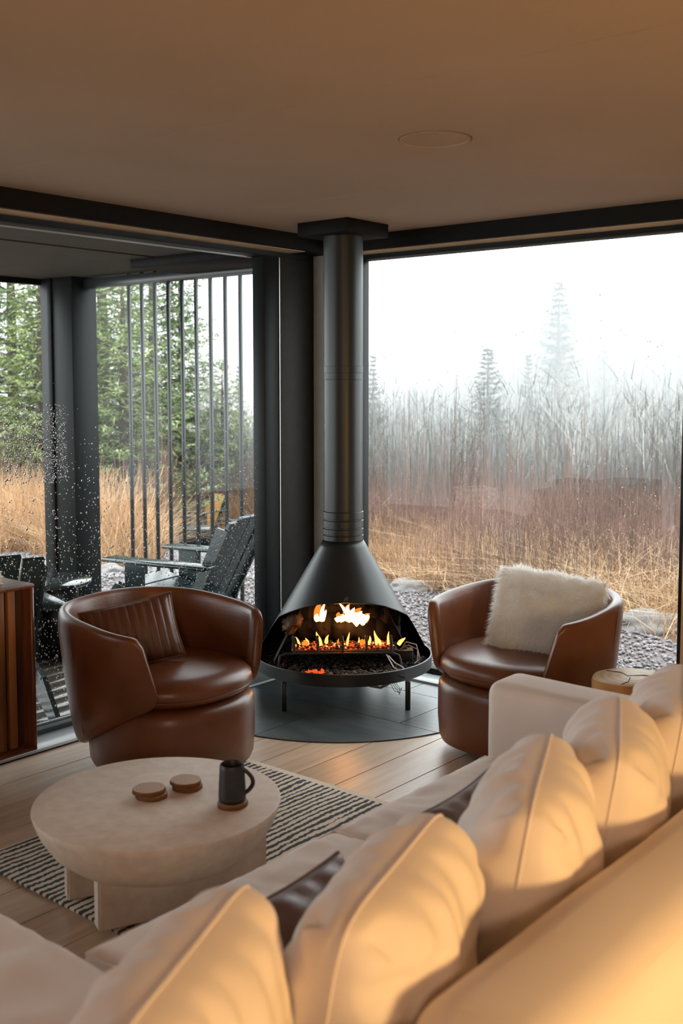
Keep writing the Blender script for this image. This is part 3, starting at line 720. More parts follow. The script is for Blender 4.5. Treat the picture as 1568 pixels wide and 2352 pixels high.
# ------------------------------------------------------------------ sofa
SO = thing('sectional_sofa', 'large oatmeal fabric sectional sofa seen from behind with a chaise at lower left', 'sofa')
link('base', rbox((2.20, -5.2, .05), (3.27, -1.56, .26), .03, 3), M['fabric'], SO)
def puff(me, amp=.006, sc_=5, seed=0):
    for v in me.vertices:
        d = mnoise.noise(v.co * sc_ + Vector((seed, 0, 0))); v.co += v.normal * d * amp
    me.update(); return me
def grid_box(a, b, r, step=.05):
    """rounded box with enough vertices to drape"""
    m = bmesh.new(); bmesh.ops.create_cube(m, size=1.0)
    sx, sy, sz = (b[i] - a[i] for i in range(3))
    bmesh.ops.bevel(m, geom=list(m.edges), offset=.0001, segments=1, affect='EDGES')
    m.free()
    def axis(lo, hi):
        inner = max(2, int((hi - lo - 2 * r) / step)); pts = [lo + r * (1 - math.cos(PI / 2 * i / 5)) for i in range(5)] + [lo + r + (hi - lo - 2 * r) * i / inner for i in range(inner + 1)] + [hi - r * (1 - math.cos(PI / 2 * (4 - i) / 5)) for i in range(5)]
        return pts
    A = [axis(a[i], b[i]) for i in range(3)]; idx = {}; vs = []; fs = []
    def vid(i, j, k):
        key = (i, j, k)
        if key not in idx:
            p = Vector((A[0][i], A[1][j], A[2][k])); c = Vector([min(max(p[q], a[q] + r), b[q] - r) for q in range(3)]); d = p - c
            # project onto the rounded surface
            m_ = max(abs(d.x), abs(d.y), abs(d.z))
            if m_ > 0:
                cnt = sum(1 for q in d if abs(q) > 1e-9)
                if cnt > 1: d = d.normalized() * r
            idx[key] = len(vs); vs.append(c + d)
        return idx[key]
    n = [len(q) - 1 for q in A]
    for ax in range(3):
        u, v = [q for q in range(3) if q != ax]
        for side in (0, n[ax]):
            for i in range(n[u]):
                for j in range(n[v]):
                    def key(ii, jj):
                        t = [0, 0, 0]; t[ax] = side; t[u] = ii; t[v] = jj; return vid(*t)
                    fs.append((key(i, j), key(i + 1, j), key(i + 1, j + 1), key(i, j + 1)))
    return recalc(mesh('box', vs, fs, True))
link('arm', puff(grid_box((2.128, -1.745, .06), (3.28, -1.555, .655), .045), .004, 4), M['fabric'], SO)
# back: two upholstered lengths with a soft rounded top
def back_len(y0, y1, seed):
    me = grid_box((3.085, y0, .10), (3.335, y1, .765), .085, .06)
    return link('back', puff(me, .006, 3, seed), M['fabric'], SO)
back_len(-3.52, -1.56, 1); back_len(-5.2, -3.53, 2)
# seat cushions
def seat(name, cx, cy, w, d, t, g, ztop, seed, rz=0, wr=.007):
    me, bv = cushion_mesh(name, w, d, t, g, n=44, wr=wr, seed=seed, pinch=.012, pw=.30)
    o = link(name, me, M['fabric'], SO); o.location = (cx, cy, ztop - (t + g) / 2); o.rotation_euler = (-PI / 2, 0, PI / 2 + rz)
    for mir in (0, 1):
        p = piping(bv, .0035, mir).obj('piping', M['fabric'], o, True)
    return o
seat('seat_cushion', 2.60, -2.125, .745, .92, .065, .12, .445, 11)
seat('seat_cushion', 2.60, -2.905, .80, .92, .065, .12, .445, 12)
# chaise
link('chaise_base', rbox((1.10, -4.45, .05), (2.98, -3.42, .27), .03, 3), M['fabric'], SO)
me, bv = cushion_mesh('chaise_cushion', 1.05, 1.90, .10, .14, n=60, wr=.011, seed=21, pinch=.012, pw=.30, freq=.8)
o = link('chaise_cushion', me, M['fabric'], SO); o.location = (2.02, -3.915, .395); o.rotation_euler = (-PI / 2, 0, PI / 2)
for mir in (0, 1): piping(bv, .0035, mir).obj('piping', M['fabric'], o, True)
# back pillows leaning one past another
BP = [((2.895, -3.74), 24, .650, 0), ((2.925, -3.32), 17, .640, 1), ((2.915, -2.85), 24, .658, 2), ((2.91, -2.505), 25, .66, 3), ((2.91, -2.15), 22, .665, 4)]
names = ['nearest oatmeal back pillow at the bottom centre of the photo, beside the chaise', 'second oatmeal back pillow from the chaise, in front of the brown leather pillow', 'third oatmeal back pillow from the chaise, hiding the grey pillow', 'fourth oatmeal back pillow from the chaise, just before the sofa arm', 'last oatmeal back pillow at the right edge beside the sofa arm']
for i, ((x, y), az, tilt, k) in enumerate(BP):
    pillow('back_pillow', names[i], 'pillow', .50, .45, .27, 0, 'fabric', (x, y, tilt), (math.radians(9), math.radians(0), math.radians(90 + az)), 'oatmeal back pillows along the sofa', seed=30 + i * 7, wr=.017, pinch=.03, pw=.38, n=72, pipe=.002, cr=.20)
pillow('leather_pillow', 'dark brown leather throw pillow tucked behind the second back pillow', 'pillow', .42, .34, .12, 0, 'leather_dark', (2.74, -3.24, .555), (math.radians(-40), math.radians(4), math.radians(98)), seed=61, wr=.008)
pillow('grey_pillow', 'grey taupe throw pillow lying in front of the third back pillow', 'pillow', .42, .32, .12, 0, 'greyfabric', (2.66, -2.50, .525), (math.radians(-48), math.radians(3), math.radians(100)), seed=62, wr=.009)

# ------------------------------------------------------------------ coffee table, mug, coasters
CT = thing('coffee_table', 'round cream stone coffee table with bowl-shaped top on slab legs', 'table', (1.52, -2.58, 0))
t_ = MB().lathe([(0, .185), (.12, .187), (.20, .198), (.265, .222), (.315, .262), (.345, .308), (.361, .348), (.365, .362), (.3635, .3685), (.359, .370), (0, .370)], 120).me('bowl_top', True); autosmooth(t_, 50)
link('bowl_top', t_, M['stone_table'], CT)
def slab(a, b, z1, w=.055):
    m = MB(); m.bar((a[0], a[1], z1 / 2 + .0055), (b[0], b[1], z1 / 2 + .0055), w, z1 - .011); me = m.me('leg')
    bm = bmesh.new(); bm.from_mesh(me); bmesh.ops.bevel(bm, geom=list(bm.edges), offset=.006, segments=2, affect='EDGES'); bm.to_mesh(me); bm.free()
    return link('leg', me, M['stone_table'], CT)
slab((-.075, -.175), (.135, .31), .285); slab((-.305, -.115), (-.12, .26), .255)
def coaster(name, label, x, y, z, r, seed):
    r_ = random.Random(seed); ph = [r_.uniform(0, 6) for _ in range(3)]
    wob = lambda a: 1 + .035 * math.sin(2 * a + ph[0]) + .02 * math.sin(5 * a + ph[1]) + .012 * math.sin(9 * a + ph[2])
    o = thing(name, label, 'coaster', (x, y, z))
    m = MB(); m.lathe([(r * .97, 0), (r, .002), (r, .010), (r * .97, .012)], 40, wob=wob); m.obj('bark_edge', M['bark'], o, True)
    m = MB(); m.lathe([(r * .955, .001), (r * .955, .0128), (0, .0130)], 40, wob=wob); m.obj('wood_face', M['slice_grain'], o)
    return o
coaster('wood_coaster', 'lower round wood slice of the left coaster stack', 1.494, -2.583, .3705, .047, 1)
coaster('wood_coaster', 'upper round wood slice of the left coaster stack', 1.487, -2.586, .3845, .048, 2)
coaster('wood_coaster', 'lower round wood slice of the right coaster stack', 1.524, -2.468, .3705, .046, 3)
coaster('wood_coaster', 'upper round wood slice of the right coaster stack', 1.520, -2.470, .3845, .047, 4)
coaster('wood_coaster', 'round wood slice under the charcoal mug', 1.728, -2.475, .3705, .046, 5)
mg = thing('mug', 'charcoal stoneware mug with a loop handle on a wood coaster', 'mug', (1.724, -2.472, .3836))
mm = MB().lathe([(0, 0), (.036, 0), (.040, .003), (.0405, .01), (.039, .05), (.0365, .095), (.0355, .108), (.034, .110), (.0325, .108), (.034, .085), (.036, .012), (0, .010)], 48).me('body', True); autosmooth(mm, 50)
link('body', mm, M['mug'], mg)
hp = [(.034 + .028 * math.sin(t * PI) ** .8 if 0 < t < 1 else .034, 0, .022 + .072 * t) for t in [i / 14 for i in range(15)]]
ca = math.radians(33)
MB().tube([(p[0] * math.cos(ca), p[0] * math.sin(ca), p[2]) for p in hp], .0062, 10).obj('handle', M['mug'], mg, True)

rug = link('area_rug', puff(rbox((.745, -2.725, .0005), (2.95, -1.437, .0095), .003, 1), 0), M['rug'])
tag(rug, 'ivory wool rug with uneven charcoal stripes under the coffee table', 'rug')
rug.location = (0, 0, .0006)

# stump side table
stp = thing('stump_table', 'pale peeled log stump side table behind the sofa arm', 'side table', (2.15, -.69, 0))
ph = [.3, 2.1, 4.4]
wob = lambda a: 1 + .05 * math.sin(2 * a + ph[0]) + .03 * math.sin(3 * a + ph[1]) + .012 * math.sin(7 * a + ph[2])
a_ = MB().lathe([(.150, .002), (.156, .01), (.150, .15), (.146, .30), (.149, .435), (.1455, .445)], 64, wob=wob).me('trunk', True); link('trunk', a_, M['log_bark'], stp)
a_ = MB().lathe([(.1456, .4445), (.142, .449), (0, .450)], 64, wob=wob).me('top', True); link('top', a_, M['endgrain'], stp)
m = MB()
for (pts) in (((-.02, .0, .4502), (.03, .05, .4506), (.06, .055, .4502), (.11, .09, .4504)), ((-.02, .0, .4502), (-.06, .03, .4505), (-.12, .02, .4502)), ((.0, -.02, .4502), (.02, -.08, .4506), (.015, -.13, .4502))):
    m.tube(pts, .0016, 4)
m.obj('crack', M['char2'], stp)

# ------------------------------------------------------------------ record cabinet and books at the left edge
cb = thing('cabinet', 'walnut cabinet with a vertical slatted front at the left edge by the window', 'cabinet', (0, 0, 0))
X0, X1, Y0, Y1, Z0, Z1 = -.0, .25, -3.6, -2.128, .118, .802
X0 = -.145
lipz = .016
link('top', rbox((X0, Y0, Z1 - .018), (X1, Y1, Z1), .003, 2), M['walnut'], cb)
link('bottom_board', rbox((X0, Y0, Z0), (X1, Y1, Z0 + .018), .003, 1), M['walnut'], cb)
link('side_panel', rbox((X0, Y1 - .018, Z0 + .016), (X1, Y1, Z1 - .016), .003, 1), M['walnut'], cb)
link('side_panel', rbox((X0, Y0, Z0 + .016), (X1, Y0 + .018, Z1 - .016), .003, 1), M['walnut'], cb)
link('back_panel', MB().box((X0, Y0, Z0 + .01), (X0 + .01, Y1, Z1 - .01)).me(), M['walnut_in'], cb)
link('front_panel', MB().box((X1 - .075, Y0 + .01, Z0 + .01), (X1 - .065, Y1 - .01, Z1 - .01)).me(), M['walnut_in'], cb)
y = Y1 - .085; k = 0
sm = rbox((X1 - .066, -.017, Z0 + .019), (X1 - .030, .017, Z1 - .019), .004, 2); sm.materials.append(M['walnut_slat'])
while y > Y0 + .03 and k < 36:
    link('slat', sm, parent=cb, loc=(0, y, 0)); y -= .050; k += 1
for (x, yy) in ((X0 + .18, Y1 - .30), (X1 - .05, Y1 - .30), (X0 + .18, Y0 + .12), (X1 - .05, Y0 + .12)):
    MB().tube([(x, yy, .0), (x, yy, Z0 + .002)], .014, 12).obj('leg', M['frame'], cb, True)
zz = Z1
for k, (dx, hh) in enumerate(((0, .030), (.002, .020), (-.002, .024))):
    b = thing('book', ['bottom white book of the stack on the walnut cabinet', 'middle white book of the stack on the walnut cabinet', 'top white book of the stack on the walnut cabinet'][k], 'book', (.07, -2.345 - .004 * k, zz + .0006), math.radians((0, 2, -2)[k]), 'white books on the cabinet')
    link('cover', rbox((-.10, -.13, 0), (.10, .130 + dx, .0025), .001, 1), M['cover'], b); link('cover', rbox((-.10, -.13, hh - .0025), (.10, .130 + dx, hh), .001, 1), M['cover'], b)
    link('pages', MB().box((-.097, -.127, .0025), (.095, .126 + dx, hh - .0025)).me(), M['paper'], b)
    zz += hh + .0006

# ------------------------------------------------------------------ the land outside: z as a function of distance s and sideways t
def smooth(a, b, x):
    x = np.clip((np.asarray(x, float) - a) / (b - a), 0, 1); return x * x * (3 - 2 * x)
def ground_z(s, t):
    s = np.asarray(s, float); t = np.asarray(t, float); r = t / np.maximum(s, 1)
    k = .85 + .15 * smooth(-.3, .0, r)
    drop = np.where(s > 10.5, .115 * (np.minimum(s, 46) - 10.5), 0)
    z = -.30 - k * drop
    z = z + smooth(40, 78, s) * (2 + 10.5 * smooth(.06, .30, r)) + smooth(80, 150, s) * 5
    return z + .05 * np.sin(s * .7 + t * .45) * smooth(11, 16, s)
def at(s, t, dz=0):
    x, y = W(s, t); return (x, y, float(ground_z(s, t)) + dz)
S_ = np.concatenate([np.linspace(2, 14, 40), np.linspace(14.5, 60, 60), np.linspace(62, 190, 50)]); n_t = 90
vs = []; fs = []
for s in S_:
    for j in range(n_t):
        t = (j / (n_t - 1) * 2 - 1) * (8 + s * .75); p = W(s, t); vs.append((p[0], p[1], float(ground_z(s, t)) - .02))
for i in range(len(S_) - 1):
    for j in range(n_t - 1): fs.append((i * n_t + j, i * n_t + j + 1, (i + 1) * n_t + j + 1, (i + 1) * n_t + j))
gme = mesh('ground', vs, fs, True)
# keep the soil out of the house: drop it below the floor indoors
for v in gme.vertices:
    if v.co.x > -3.3 and v.co.y < .7: v.co.z = -.6
struct('ground', gme, M['ground'])
def grav_edge(r):
    """how far the gravel reaches for a bearing r = t/s"""
    return np.interp(r, [-.40, -.30, -.215, -.17, -.15, -.06, -.02, .07, .15, .22, .27, .32, .4], [13, 14.2, 11.5, 12.5, 22, 21.5, 11.2, 9.9, 9.2, 8.9, 8.3, 7.6, 7.2])
# gravel: a bed of stones, denser where it is near
def gravel(n, s0, s1, r0, r1, size, seed, name, label):
    r = np.random.default_rng(seed); s = np.sqrt(r.uniform(s0 ** 2, s1 ** 2, n)); b = r.uniform(r0, r1, n); ok = s < grav_edge(b) + r.normal(0, .12, n); s = s[ok]; b = b[ok]; t = s * b
    X = CAMLOC.x + FW[0] * s + RT[0] * t; Y = CAMLOC.y + FW[1] * s + RT[1] * t
    ok = ~((X > -3.25) & (Y < .60)) & ~((X > -.3) & (Y < .32)); X = X[ok]; Y = Y[ok]; s = s[ok]; t = t[ok]
    Zg = ground_z(s, t); n = len(X)
    v, f = rocky(n, 0, 0, 0, 0, 0.0001, 0, size, seed + 1); v = v.reshape(n, 6, 3); v[:, :, 0] += X[:, None]; v[:, :, 1] += Y[:, None]; v[:, :, 2] += (Zg + .002)[:, None] + r.uniform(-.004, .006, n)[:, None]
    return stuffobj(name, v.reshape(-1, 3), f, 'gravel', label, 'gravel')
gravel(30000, 5.4, 14, -.05, .42, .016, 51, 'gravel', 'grey crushed gravel bed outside the right window')
gravel(42000, 6.4, 22, -.42, -.05, .018, 52, 'gravel', 'mauve grey crushed gravel bed beyond the covered deck')
# a gravel sheet under the stones
vs = []; fs = []
bb = np.linspace(-.42, .44, 60)
for b in bb:
    e = float(grav_edge(b)) + .15
    for k in range(12):
        s = 4.2 + (e - 4.2) * k / 11; x, y = W(s, s * b); vs.append((x, y, -.6 if (x > -3.3 and y < .66) or (x > -.3 and y < .33) else float(ground_z(s, s * b)) - .006))
for i in range(len(bb) - 1):
    for k in range(11): fs.append((i * 12 + k, (i + 1) * 12 + k, (i + 1) * 12 + k + 1, i * 12 + k + 1))
struct('gravel_base', mesh('gravel_base', vs, fs, True), M['gravelbed'])

def boulder(label, s, t, rx, ry, rz, seed):
    me = bpy.data.meshes.new('boulder'); bm = bmesh.new(); bmesh.ops.create_icosphere(bm, subdivisions=4, radius=1)
    for v in bm.verts:
        d = mnoise.noise(v.co * 1.3 + Vector((seed, 0, 0))) * .45 + mnoise.noise(v.co * 4 + Vector((seed, 0, 0))) * .10
        v.co *= 1 + d; v.co.x *= rx; v.co.y *= ry; v.co.z = max(-.5, v.co.z) * rz
    bm.to_mesh(me); bm.free(); me.polygons.foreach_set('use_smooth', [True] * len(me.polygons))
    o = link('boulder', me, M['boulder'], loc=at(s, t, .0), rot=(0, 0, YAW)); return tag(o, label, 'boulder')
boulder('long flat grey boulder at the meadow edge right of the fluffy pillow', 8.35, 2.38, .42, .20, .12, 1)
boulder('low grey boulder between gravel and grass just right of the fireplace hood', 9.95, .62, .22, .18, .10, 2)
boulder('low grey boulder left of the fluffy pillow at the grass edge', 9.6, 1.15, .20, .16, .08, 3)
boulder('small pale rounded rock behind the arms of the dark garden chair', 11.2, -2.42, .14, .12, .09, 4)
boulder('second small pale rock beside the first behind the garden chair arms', 11.1, -2.22, .09, .09, .07, 5)
boulder('flat mauve rock seen above the round garden table', 11.9, -3.15, .34, .2, .07, 6)

# blades of grass and twigs as ribbons
def blades(n, pos, h, w, lean, seed, curl=.35, segs=3, lean_dir=None):
    """pos: n x 3 roots, h: n heights"""
    r = np.random.default_rng(seed); az = r.uniform(0, 2 * PI, n) if lean_dir is None else r.normal(lean_dir, .9, n)
    ln = np.abs(r.normal(0, lean, n)); d = np.stack([np.cos(az), np.sin(az)], 1)
    fa = r.uniform(0, 2 * PI, n); sd = np.stack([np.cos(fa), np.sin(fa), np.zeros(n)], 1)
    ww = w * r.uniform(.6, 1.3, n); vv = []
    for k in range(segs + 1):
        q = k / segs; c = np.empty((n, 3)); off = h * (ln * q + curl * ln * 2 * q * q)
        c[:, :2] = pos[:, :2] + d * off[:, None]; c[:, 2] = pos[:, 2] + h * q * (1 - .35 * np.minimum(1, ln) * q)
        wk = (ww * (1 - .75 * q))[:, None]; vv += [c - sd * wk, c + sd * wk]
    v = np.stack(vv, 1).reshape(-1, 3); m_ = 2 * (segs + 1); base = (np.arange(n) * m_)[:, None]
    f = np.concatenate([base + [2 * k, 2 * k + 1, 2 * k + 3, 2 * k + 2] for k in range(segs)], 0)
    return v, f
def scatter(n, s0, s1, r0, r1, seed, near=None, clump=0, csize=.3):
    r = np.random.default_rng(seed); u = r.uniform(0, 1, n); b = r.uniform(r0, r1, n)
    lo = np.full(n, s0) if near is None else np.maximum(s0, near(b)); s = np.sqrt(lo ** 2 + (s1 ** 2 - lo ** 2) * u); t = s * b
    if clump:
        cs, ct = s[:clump], t[:clump]; i = r.integers(0, clump, n); s = cs[i] + r.normal(0, csize, n); t = ct[i] + r.normal(0, csize, n)
        ok = s > (lo if near is None else near(t / np.maximum(s, 1))); s, t = s[ok], t[ok]
    X = CAMLOC.x + FW[0] * s + RT[0] * t; Y = CAMLOC.y + FW[1] * s + RT[1] * t
    return np.stack([X, Y, ground_z(s, t) - .02], 1), s, t
def grass(name, label, n, s0, s1, r0, r1, h0, h1, w, lean, mt, seed, clump=0, csize=.3, cat='grass', curl=.35, segs=3, hr=None):
    p, s, t = scatter(n, s0, s1, r0, r1, seed, grav_edge, clump, csize); r = np.random.default_rng(seed + 9); n = len(p)
    h = r.uniform(h0, h1, n) * (.75 + .25 * np.sin(t * 1.7 + s))
    if hr is not None: h = h * np.interp(t / np.maximum(s, 1), *hr)
    v, f = blades(n, p, h, w, lean, seed + 3, curl, segs)
    return stuffobj(name, v, f, mt, label, cat)
grass('meadow_grass', 'tall golden dry grass along the gravel outside the right window', 26000, 8, 12.8, -.06, .42, .45, .95, .0035, .35, 'grass', 101, 1500, .22, hr=([0, .08, .14, .30], [1.0, .80, .40, .38]))
grass('meadow_grass', 'pale straw grass arching over the gravel edge outside the right window', 7000, 8, 11.3, -.06, .42, .35, .75, .0035, .75, 'grass_pale', 102, 260, .12, curl=.8)
grass('meadow_grass', 'tall golden grass seen through the left window behind the post', 34000, 11, 23, -.42, -.05, .6, 1.35, .005, .28, 'grass', 103, 1500, .3)
grass('meadow_grass', 'pale straw grass tufts seen through the left window', 10000, 11, 19, -.42, -.05, .45, 1.0, .004, .5, 'grass_pale', 104, 300, .15, curl=.7)
grass('twig_thicket', 'red brown leafless twigs rising behind the meadow grass on the right', 23000, 9.3, 17, -.06, .42, .5, 1.25, .0034, .14, 'redtwig', 105, 1700, .2, cat='shrubs', curl=.1)
grass('twig_thicket', 'dense red brown brush filling the slope below the meadow on the right', 14000, 15, 24, -.10, .42, .5, 1.2, .0045, .14, 'redtwig', 106, 2200, .3, cat='shrubs', curl=.1)
grass('twig_thicket', 'grey brown brush at the foot of the misty woods', 30000, 17, 46, -.20, .42, 1.3, 3.0, .007, .15, 'greytwig', 107, 2200, .5, cat='shrubs', curl=.1)
grass('twig_thicket', 'red brown brush under the spruces through the left window', 17000, 17, 30, -.42, -.04, 1.2, 2.4, .006, .2, 'redtwig', 108, 1500, .3, cat='shrubs', curl=.2)
grass('twig_thicket', 'tall sparse red brown stems standing above the brush on the right', 5200, 12, 24, -.08, .42, 1.1, 2.5, .0042, .07, 'redtwig', 131, 900, .3, cat='shrubs', curl=.1)
grass('twig_thicket', 'thin dark saplings rising in front of the misty woods', 1500, 13, 26, -.08, .42, 1.6, 3.0, .005, .05, 'bark_grey', 132, cat='shrubs', curl=.1)
# thin side twigs give the brush its mesh
def sidetwigs(name, label, n, s0, s1, r0, r1, z0, z1, ln_, w, mt, seed):
    p, s, t = scatter(n, s0, s1, r0, r1, seed, grav_edge, 1500, .3); r = np.random.default_rng(seed); n = len(p); p[:, 2] += r.uniform(z0, z1, n)
    v, f = blades(n, p, r.uniform(.3, 1, n) * ln_, w, .8, seed + 1, .1, 2); return stuffobj(name, v, f, mt, label, 'shrubs')
sidetwigs('brush_twigs', 'fine side twigs through the red brown brush on the right', 24000, 11, 22, -.08, .42, .15, .8, .38, .0028, 'redtwig', 111)
sidetwigs('brush_twigs', 'fine pale side twigs in front of the misty woods', 30000, 17, 42, -.2, .42, .4, 2.8, .6, .0055, 'greytwig', 112)

# ---------- trees
def spruce_mesh(h, r0, seed, sp=.22, dens=1.0, w=.016, pe=.85):
    r = np.random.default_rng(seed); segs = []      # each spray: p, direction, length, width
    z = .06 * h; P = []; D = []; Ln = []; brs = MB(); k = 0
    brs.tube([(0, 0, -.3), (.02, .01, h * .5), (0, 0, h)], [.018 * h, .011 * h, .003], 8)
    while z < h * .985:
        q = z / h; L = r0 * (1 - q) ** pe * (1 if q > .12 else .7) + .08
        nb = 6 if q < .8 else 5
        for b in range(nb):
            a = 2 * PI * b / nb + k * 2.4 + r.uniform(-.4, .4); l = L * r.uniform(.6, 1.12); up = .28 - .75 * (1 - q) + r.uniform(-.12, .12)
            d = np.array([math.cos(a), math.sin(a)]); m = max(4, int(l / .085 * dens)); tt = (np.arange(m) + r.uniform(0, 1, m)) / m
            x = d[0] * l * tt; y = d[1] * l * tt; zz = z + l * (up * tt * .8 + .30 * tt ** 2.2) + r.uniform(-.05, .05)
            if l > .35: brs.add([(0, 0, z), (d[0] * l * .9, d[1] * l * .9, z + l * (up * .72 + .24)), (0, 0, z + .015 * l + .01)], [(0, 1, 2)])
            for sgn in (-1, 1, 0):
                keep = tt > .12
                n2 = keep.sum(); aa = a + sgn * (.95 + r.normal(0, .3, n2)); sl = (.11 + .30 * l * (1 - tt[keep]) ** .8 * .8) * r.uniform(.6, 1.2, n2) * (1 if sgn else .7)
                P.append(np.stack([x[keep], y[keep], zz[keep]], 1)); D.append(np.stack([np.cos(aa), np.sin(aa), r.normal(-.16, .22, n2)], 1)); Ln.append(sl)
        z += sp * (1 - .45 * q) * r.uniform(.8, 1.2); k += 1
    P = np.concatenate(P); D = np.concatenate(D); Ln = np.concatenate(Ln); D /= np.linalg.norm(D, axis=1)[:, None]
    # every side shoot: a few needled spikes fanning along it
    V = []; sub = 4
    for k in range(sub):
        o = P + D * (Ln * (k / sub))[:, None]; n = len(o); dd = D + r.normal(0, .38, (n, 3)); dd /= np.linalg.norm(dd, axis=1)[:, None]
        s_ = np.cross(dd, r.normal(0, 1, (n, 3)) * .5 + [0, 0, 1]); s_ /= np.linalg.norm(s_, axis=1)[:, None] + 1e-6
        l = np.minimum(Ln * .6, .16) * r.uniform(.7, 1.3, n) * (w / .016) ** .5; V.append(np.stack([o - s_ * w * .8, o + s_ * w * .8, o + dd * l[:, None]], 1))
    v = np.concatenate(V).reshape(-1, 3); f = np.arange(len(v)).reshape(-1, 3)
    return fast_mesh('foliage', v, f), brs.me('trunk')
def tree_from(name, fol, tr, mt, label, cat, group, pos, rz, sc_, mt2='trunk'):
    o = thing(name, label, cat, pos, rz, group); o.scale = (sc_ if hasattr(sc_, '__len__') else (sc_,) * 3)
    if not fol.materials: fol.materials.append(M[mt])
    if not tr.materials: tr.materials.append(M[mt2])
    f = link('foliage', fol, parent=o); f['kind'] = 'stuff'; link('trunk', tr, parent=o); return o
spA = spruce_mesh(8.0, 2.0, 1, .26, 1.0, .017); spB = spruce_mesh(8.0, 1.8, 2, .28, .9, .017); spC = spruce_mesh(6.0, 1.7, 3, .24, 1.0, .016)
spM = spruce_mesh(9.0, 2.0, 4, .36, .8, .034, 1.15)
G1 = 'green spruces beyond the left window'
def on(px, s): return s * (px - 784) / 2488.0
for (px, s, h, wd, m_, mt_, lab) in (
        (30, 21, 8.6, 1.0, spA, 'needle', 'tall dark spruce at the left edge of the left window'),
        (95, 19.5, 5.4, 1.25, spC, 'needle_light', 'bushy light green spruce just left of the black deck post'),
        (-70, 23, 9.5, 1.2, spB, 'needle', 'spruce partly cut off by the left frame edge'),
        (235, 21.5, 8.6, 1.15, spB, 'needle', 'tall green spruce just right of the black deck post'),
        (355, 24.0, 9.4, .95, spA, 'needle', 'tall dark spruce behind the left screen rods'),
        (285, 20.0, 5.6, 1.3, spC, 'needle_light', 'low light green spruce below the tall ones behind the rods'),
        (415, 25, 7.0, 1.1, spC, 'needle_light', 'green spruce behind the middle screen rods'),
        (510, 24, 4.0, 1.3, spC, 'needle_light', 'small light green spruce behind the right screen rods'),
        (150, 25, 10, 1.15, spB, 'needle', 'tall spruce standing behind the deck post')):
    base_h = {id(spA): 8.0, id(spB): 8.0, id(spC): 6.0}[id(m_)]; k = h / base_h
    g = M[mt_]; fol = m_[0]
    if fol.materials and fol.materials[0] != g: fol = fol.copy(); fol.materials.clear()
    tree_from('spruce_tree', fol, m_[1], mt_, lab, 'tree', G1, at(s, on(px, s)), px * .7, (k * wd, k * wd, k))
# far, foggy spruces
G2 = 'misty spruces in the valley'
far = [(856, 37, 6.2, 1.0, 'misty spruce with its tip just right of the flue pipe'), (1120, 36, 6.3, 1.5, 'misty spruce with a broad cone in the middle of the right window'), (1146, 37, 4.6, .8, 'short misty spruce just right of the broad middle one'),
       (1213, 42, 6.9, .8, 'narrow misty spruce between the two larger ones'), (1280, 46, 10.2, 1.25, 'tallest misty spruce, faint against the fog right of centre'), (1385, 56, 6.4, .7, 'faint short spruce right of the tallest one'),
       (925, 42, 4.6, .7, 'small misty spruce left in the right window'), (1012, 54, 5.4, .7, 'small faint spruce on the low treeline'), (1255, 60, 8.5, .9, 'misty spruce merging with the tallest one'), (1310, 62, 8.2, .9, 'misty spruce at the right foot of the tallest one'),
       (548, 34, 5.4, .8, 'faint spruce behind the right-hand screen rods'), (1450, 66, 6.5, .8, 'faint spruce at the right on the foggy hillside'), (1520, 70, 7.0, .8, 'faint spruce near the right window frame on the foggy hillside')]
for i, (px, s, h, wd, lab) in enumerate(far):
    k = h / 9.0; tree_from('misty_spruce', spM[0], spM[1], 'needle_dark', lab, 'tree', G2, at(s, on(px, s), -.2), i * 1.3, (k * wd, k * wd, k))

def bare_tree(h, seed, levels=4, spread=.5, n0=7, thick=.012, up=.55):
    r = random.Random(seed); m = MB()
    def br(p, d, l, rad, lv):
        path = [p]; q = p; dd = d.copy(); k = 4 if lv < 2 else 3
        for i in range(k):
            dd = (dd + Vector((r.gauss(0, .13), r.gauss(0, .13), .06))).normalized(); q = q + dd * (l / k); path.append(q)
        m.tube(path, [rad * (1 - .6 * i / k) for i in range(k + 1)], 4 if lv == 0 else 3, cap=False)
        if lv >= levels: return
        nb = n0 if lv == 0 else r.randint(3, 5)
        for i in range(nb):
            f = (.25 + .75 * (i + r.random()) / nb) if lv == 0 else (.15 + .85 * r.random()); idx = min(k - 1, int(f * k)); a = path[idx].lerp(path[idx + 1], f * k - idx)
            az = r.uniform(0, 2 * PI); nd = (d * up + Vector((math.cos(az), math.sin(az), .25)) * spread).normalized()
            br(a, nd, l * (r.uniform(.30, .5) if lv == 0 else r.uniform(.4, .65)) * (1 - .35 * f if lv == 0 else 1), rad * .5 * (1 - .4 * f), lv + 1)
    br(Vector((0, 0, -.1)), Vector((r.gauss(0, .04), r.gauss(0, .04), 1)).normalized(), h, thick * h, 0)
    return m.me('tree', False)
bt = [bare_tree(6, 20 + i, 3, .55, 10, .009) for i in range(3)]
bt2 = [bare_tree(6, 30 + i, 3, .35, 12, .007, .9) for i in range(2)]
for me in bt + bt2: me.materials.append(M['bark_grey'])
G3 = 'leafless trees fading into the fog'
r_ = random.Random(12)
for i in range(95):
    px = r_.uniform(835, 1600) if i % 4 else r_.uniform(440, 640); s = r_.uniform(28, 66)
    if px < 700: s = r_.uniform(19, 36)
    h = (r_.uniform(2.6, 4.0) + .05 * (s - 28)) * (.8 if px < 700 else 1); me = r_.choice(bt + bt2); k = h / 6
    o = link('leafless_tree', me, loc=at(s, on(px, s), -.1), rot=(0, 0, r_.uniform(0, 6)))
    o.scale = (k * 1.15, k * 1.15, k); tag(o, 'grey leafless tree half lost in the fog behind the meadow', 'tree', G3)
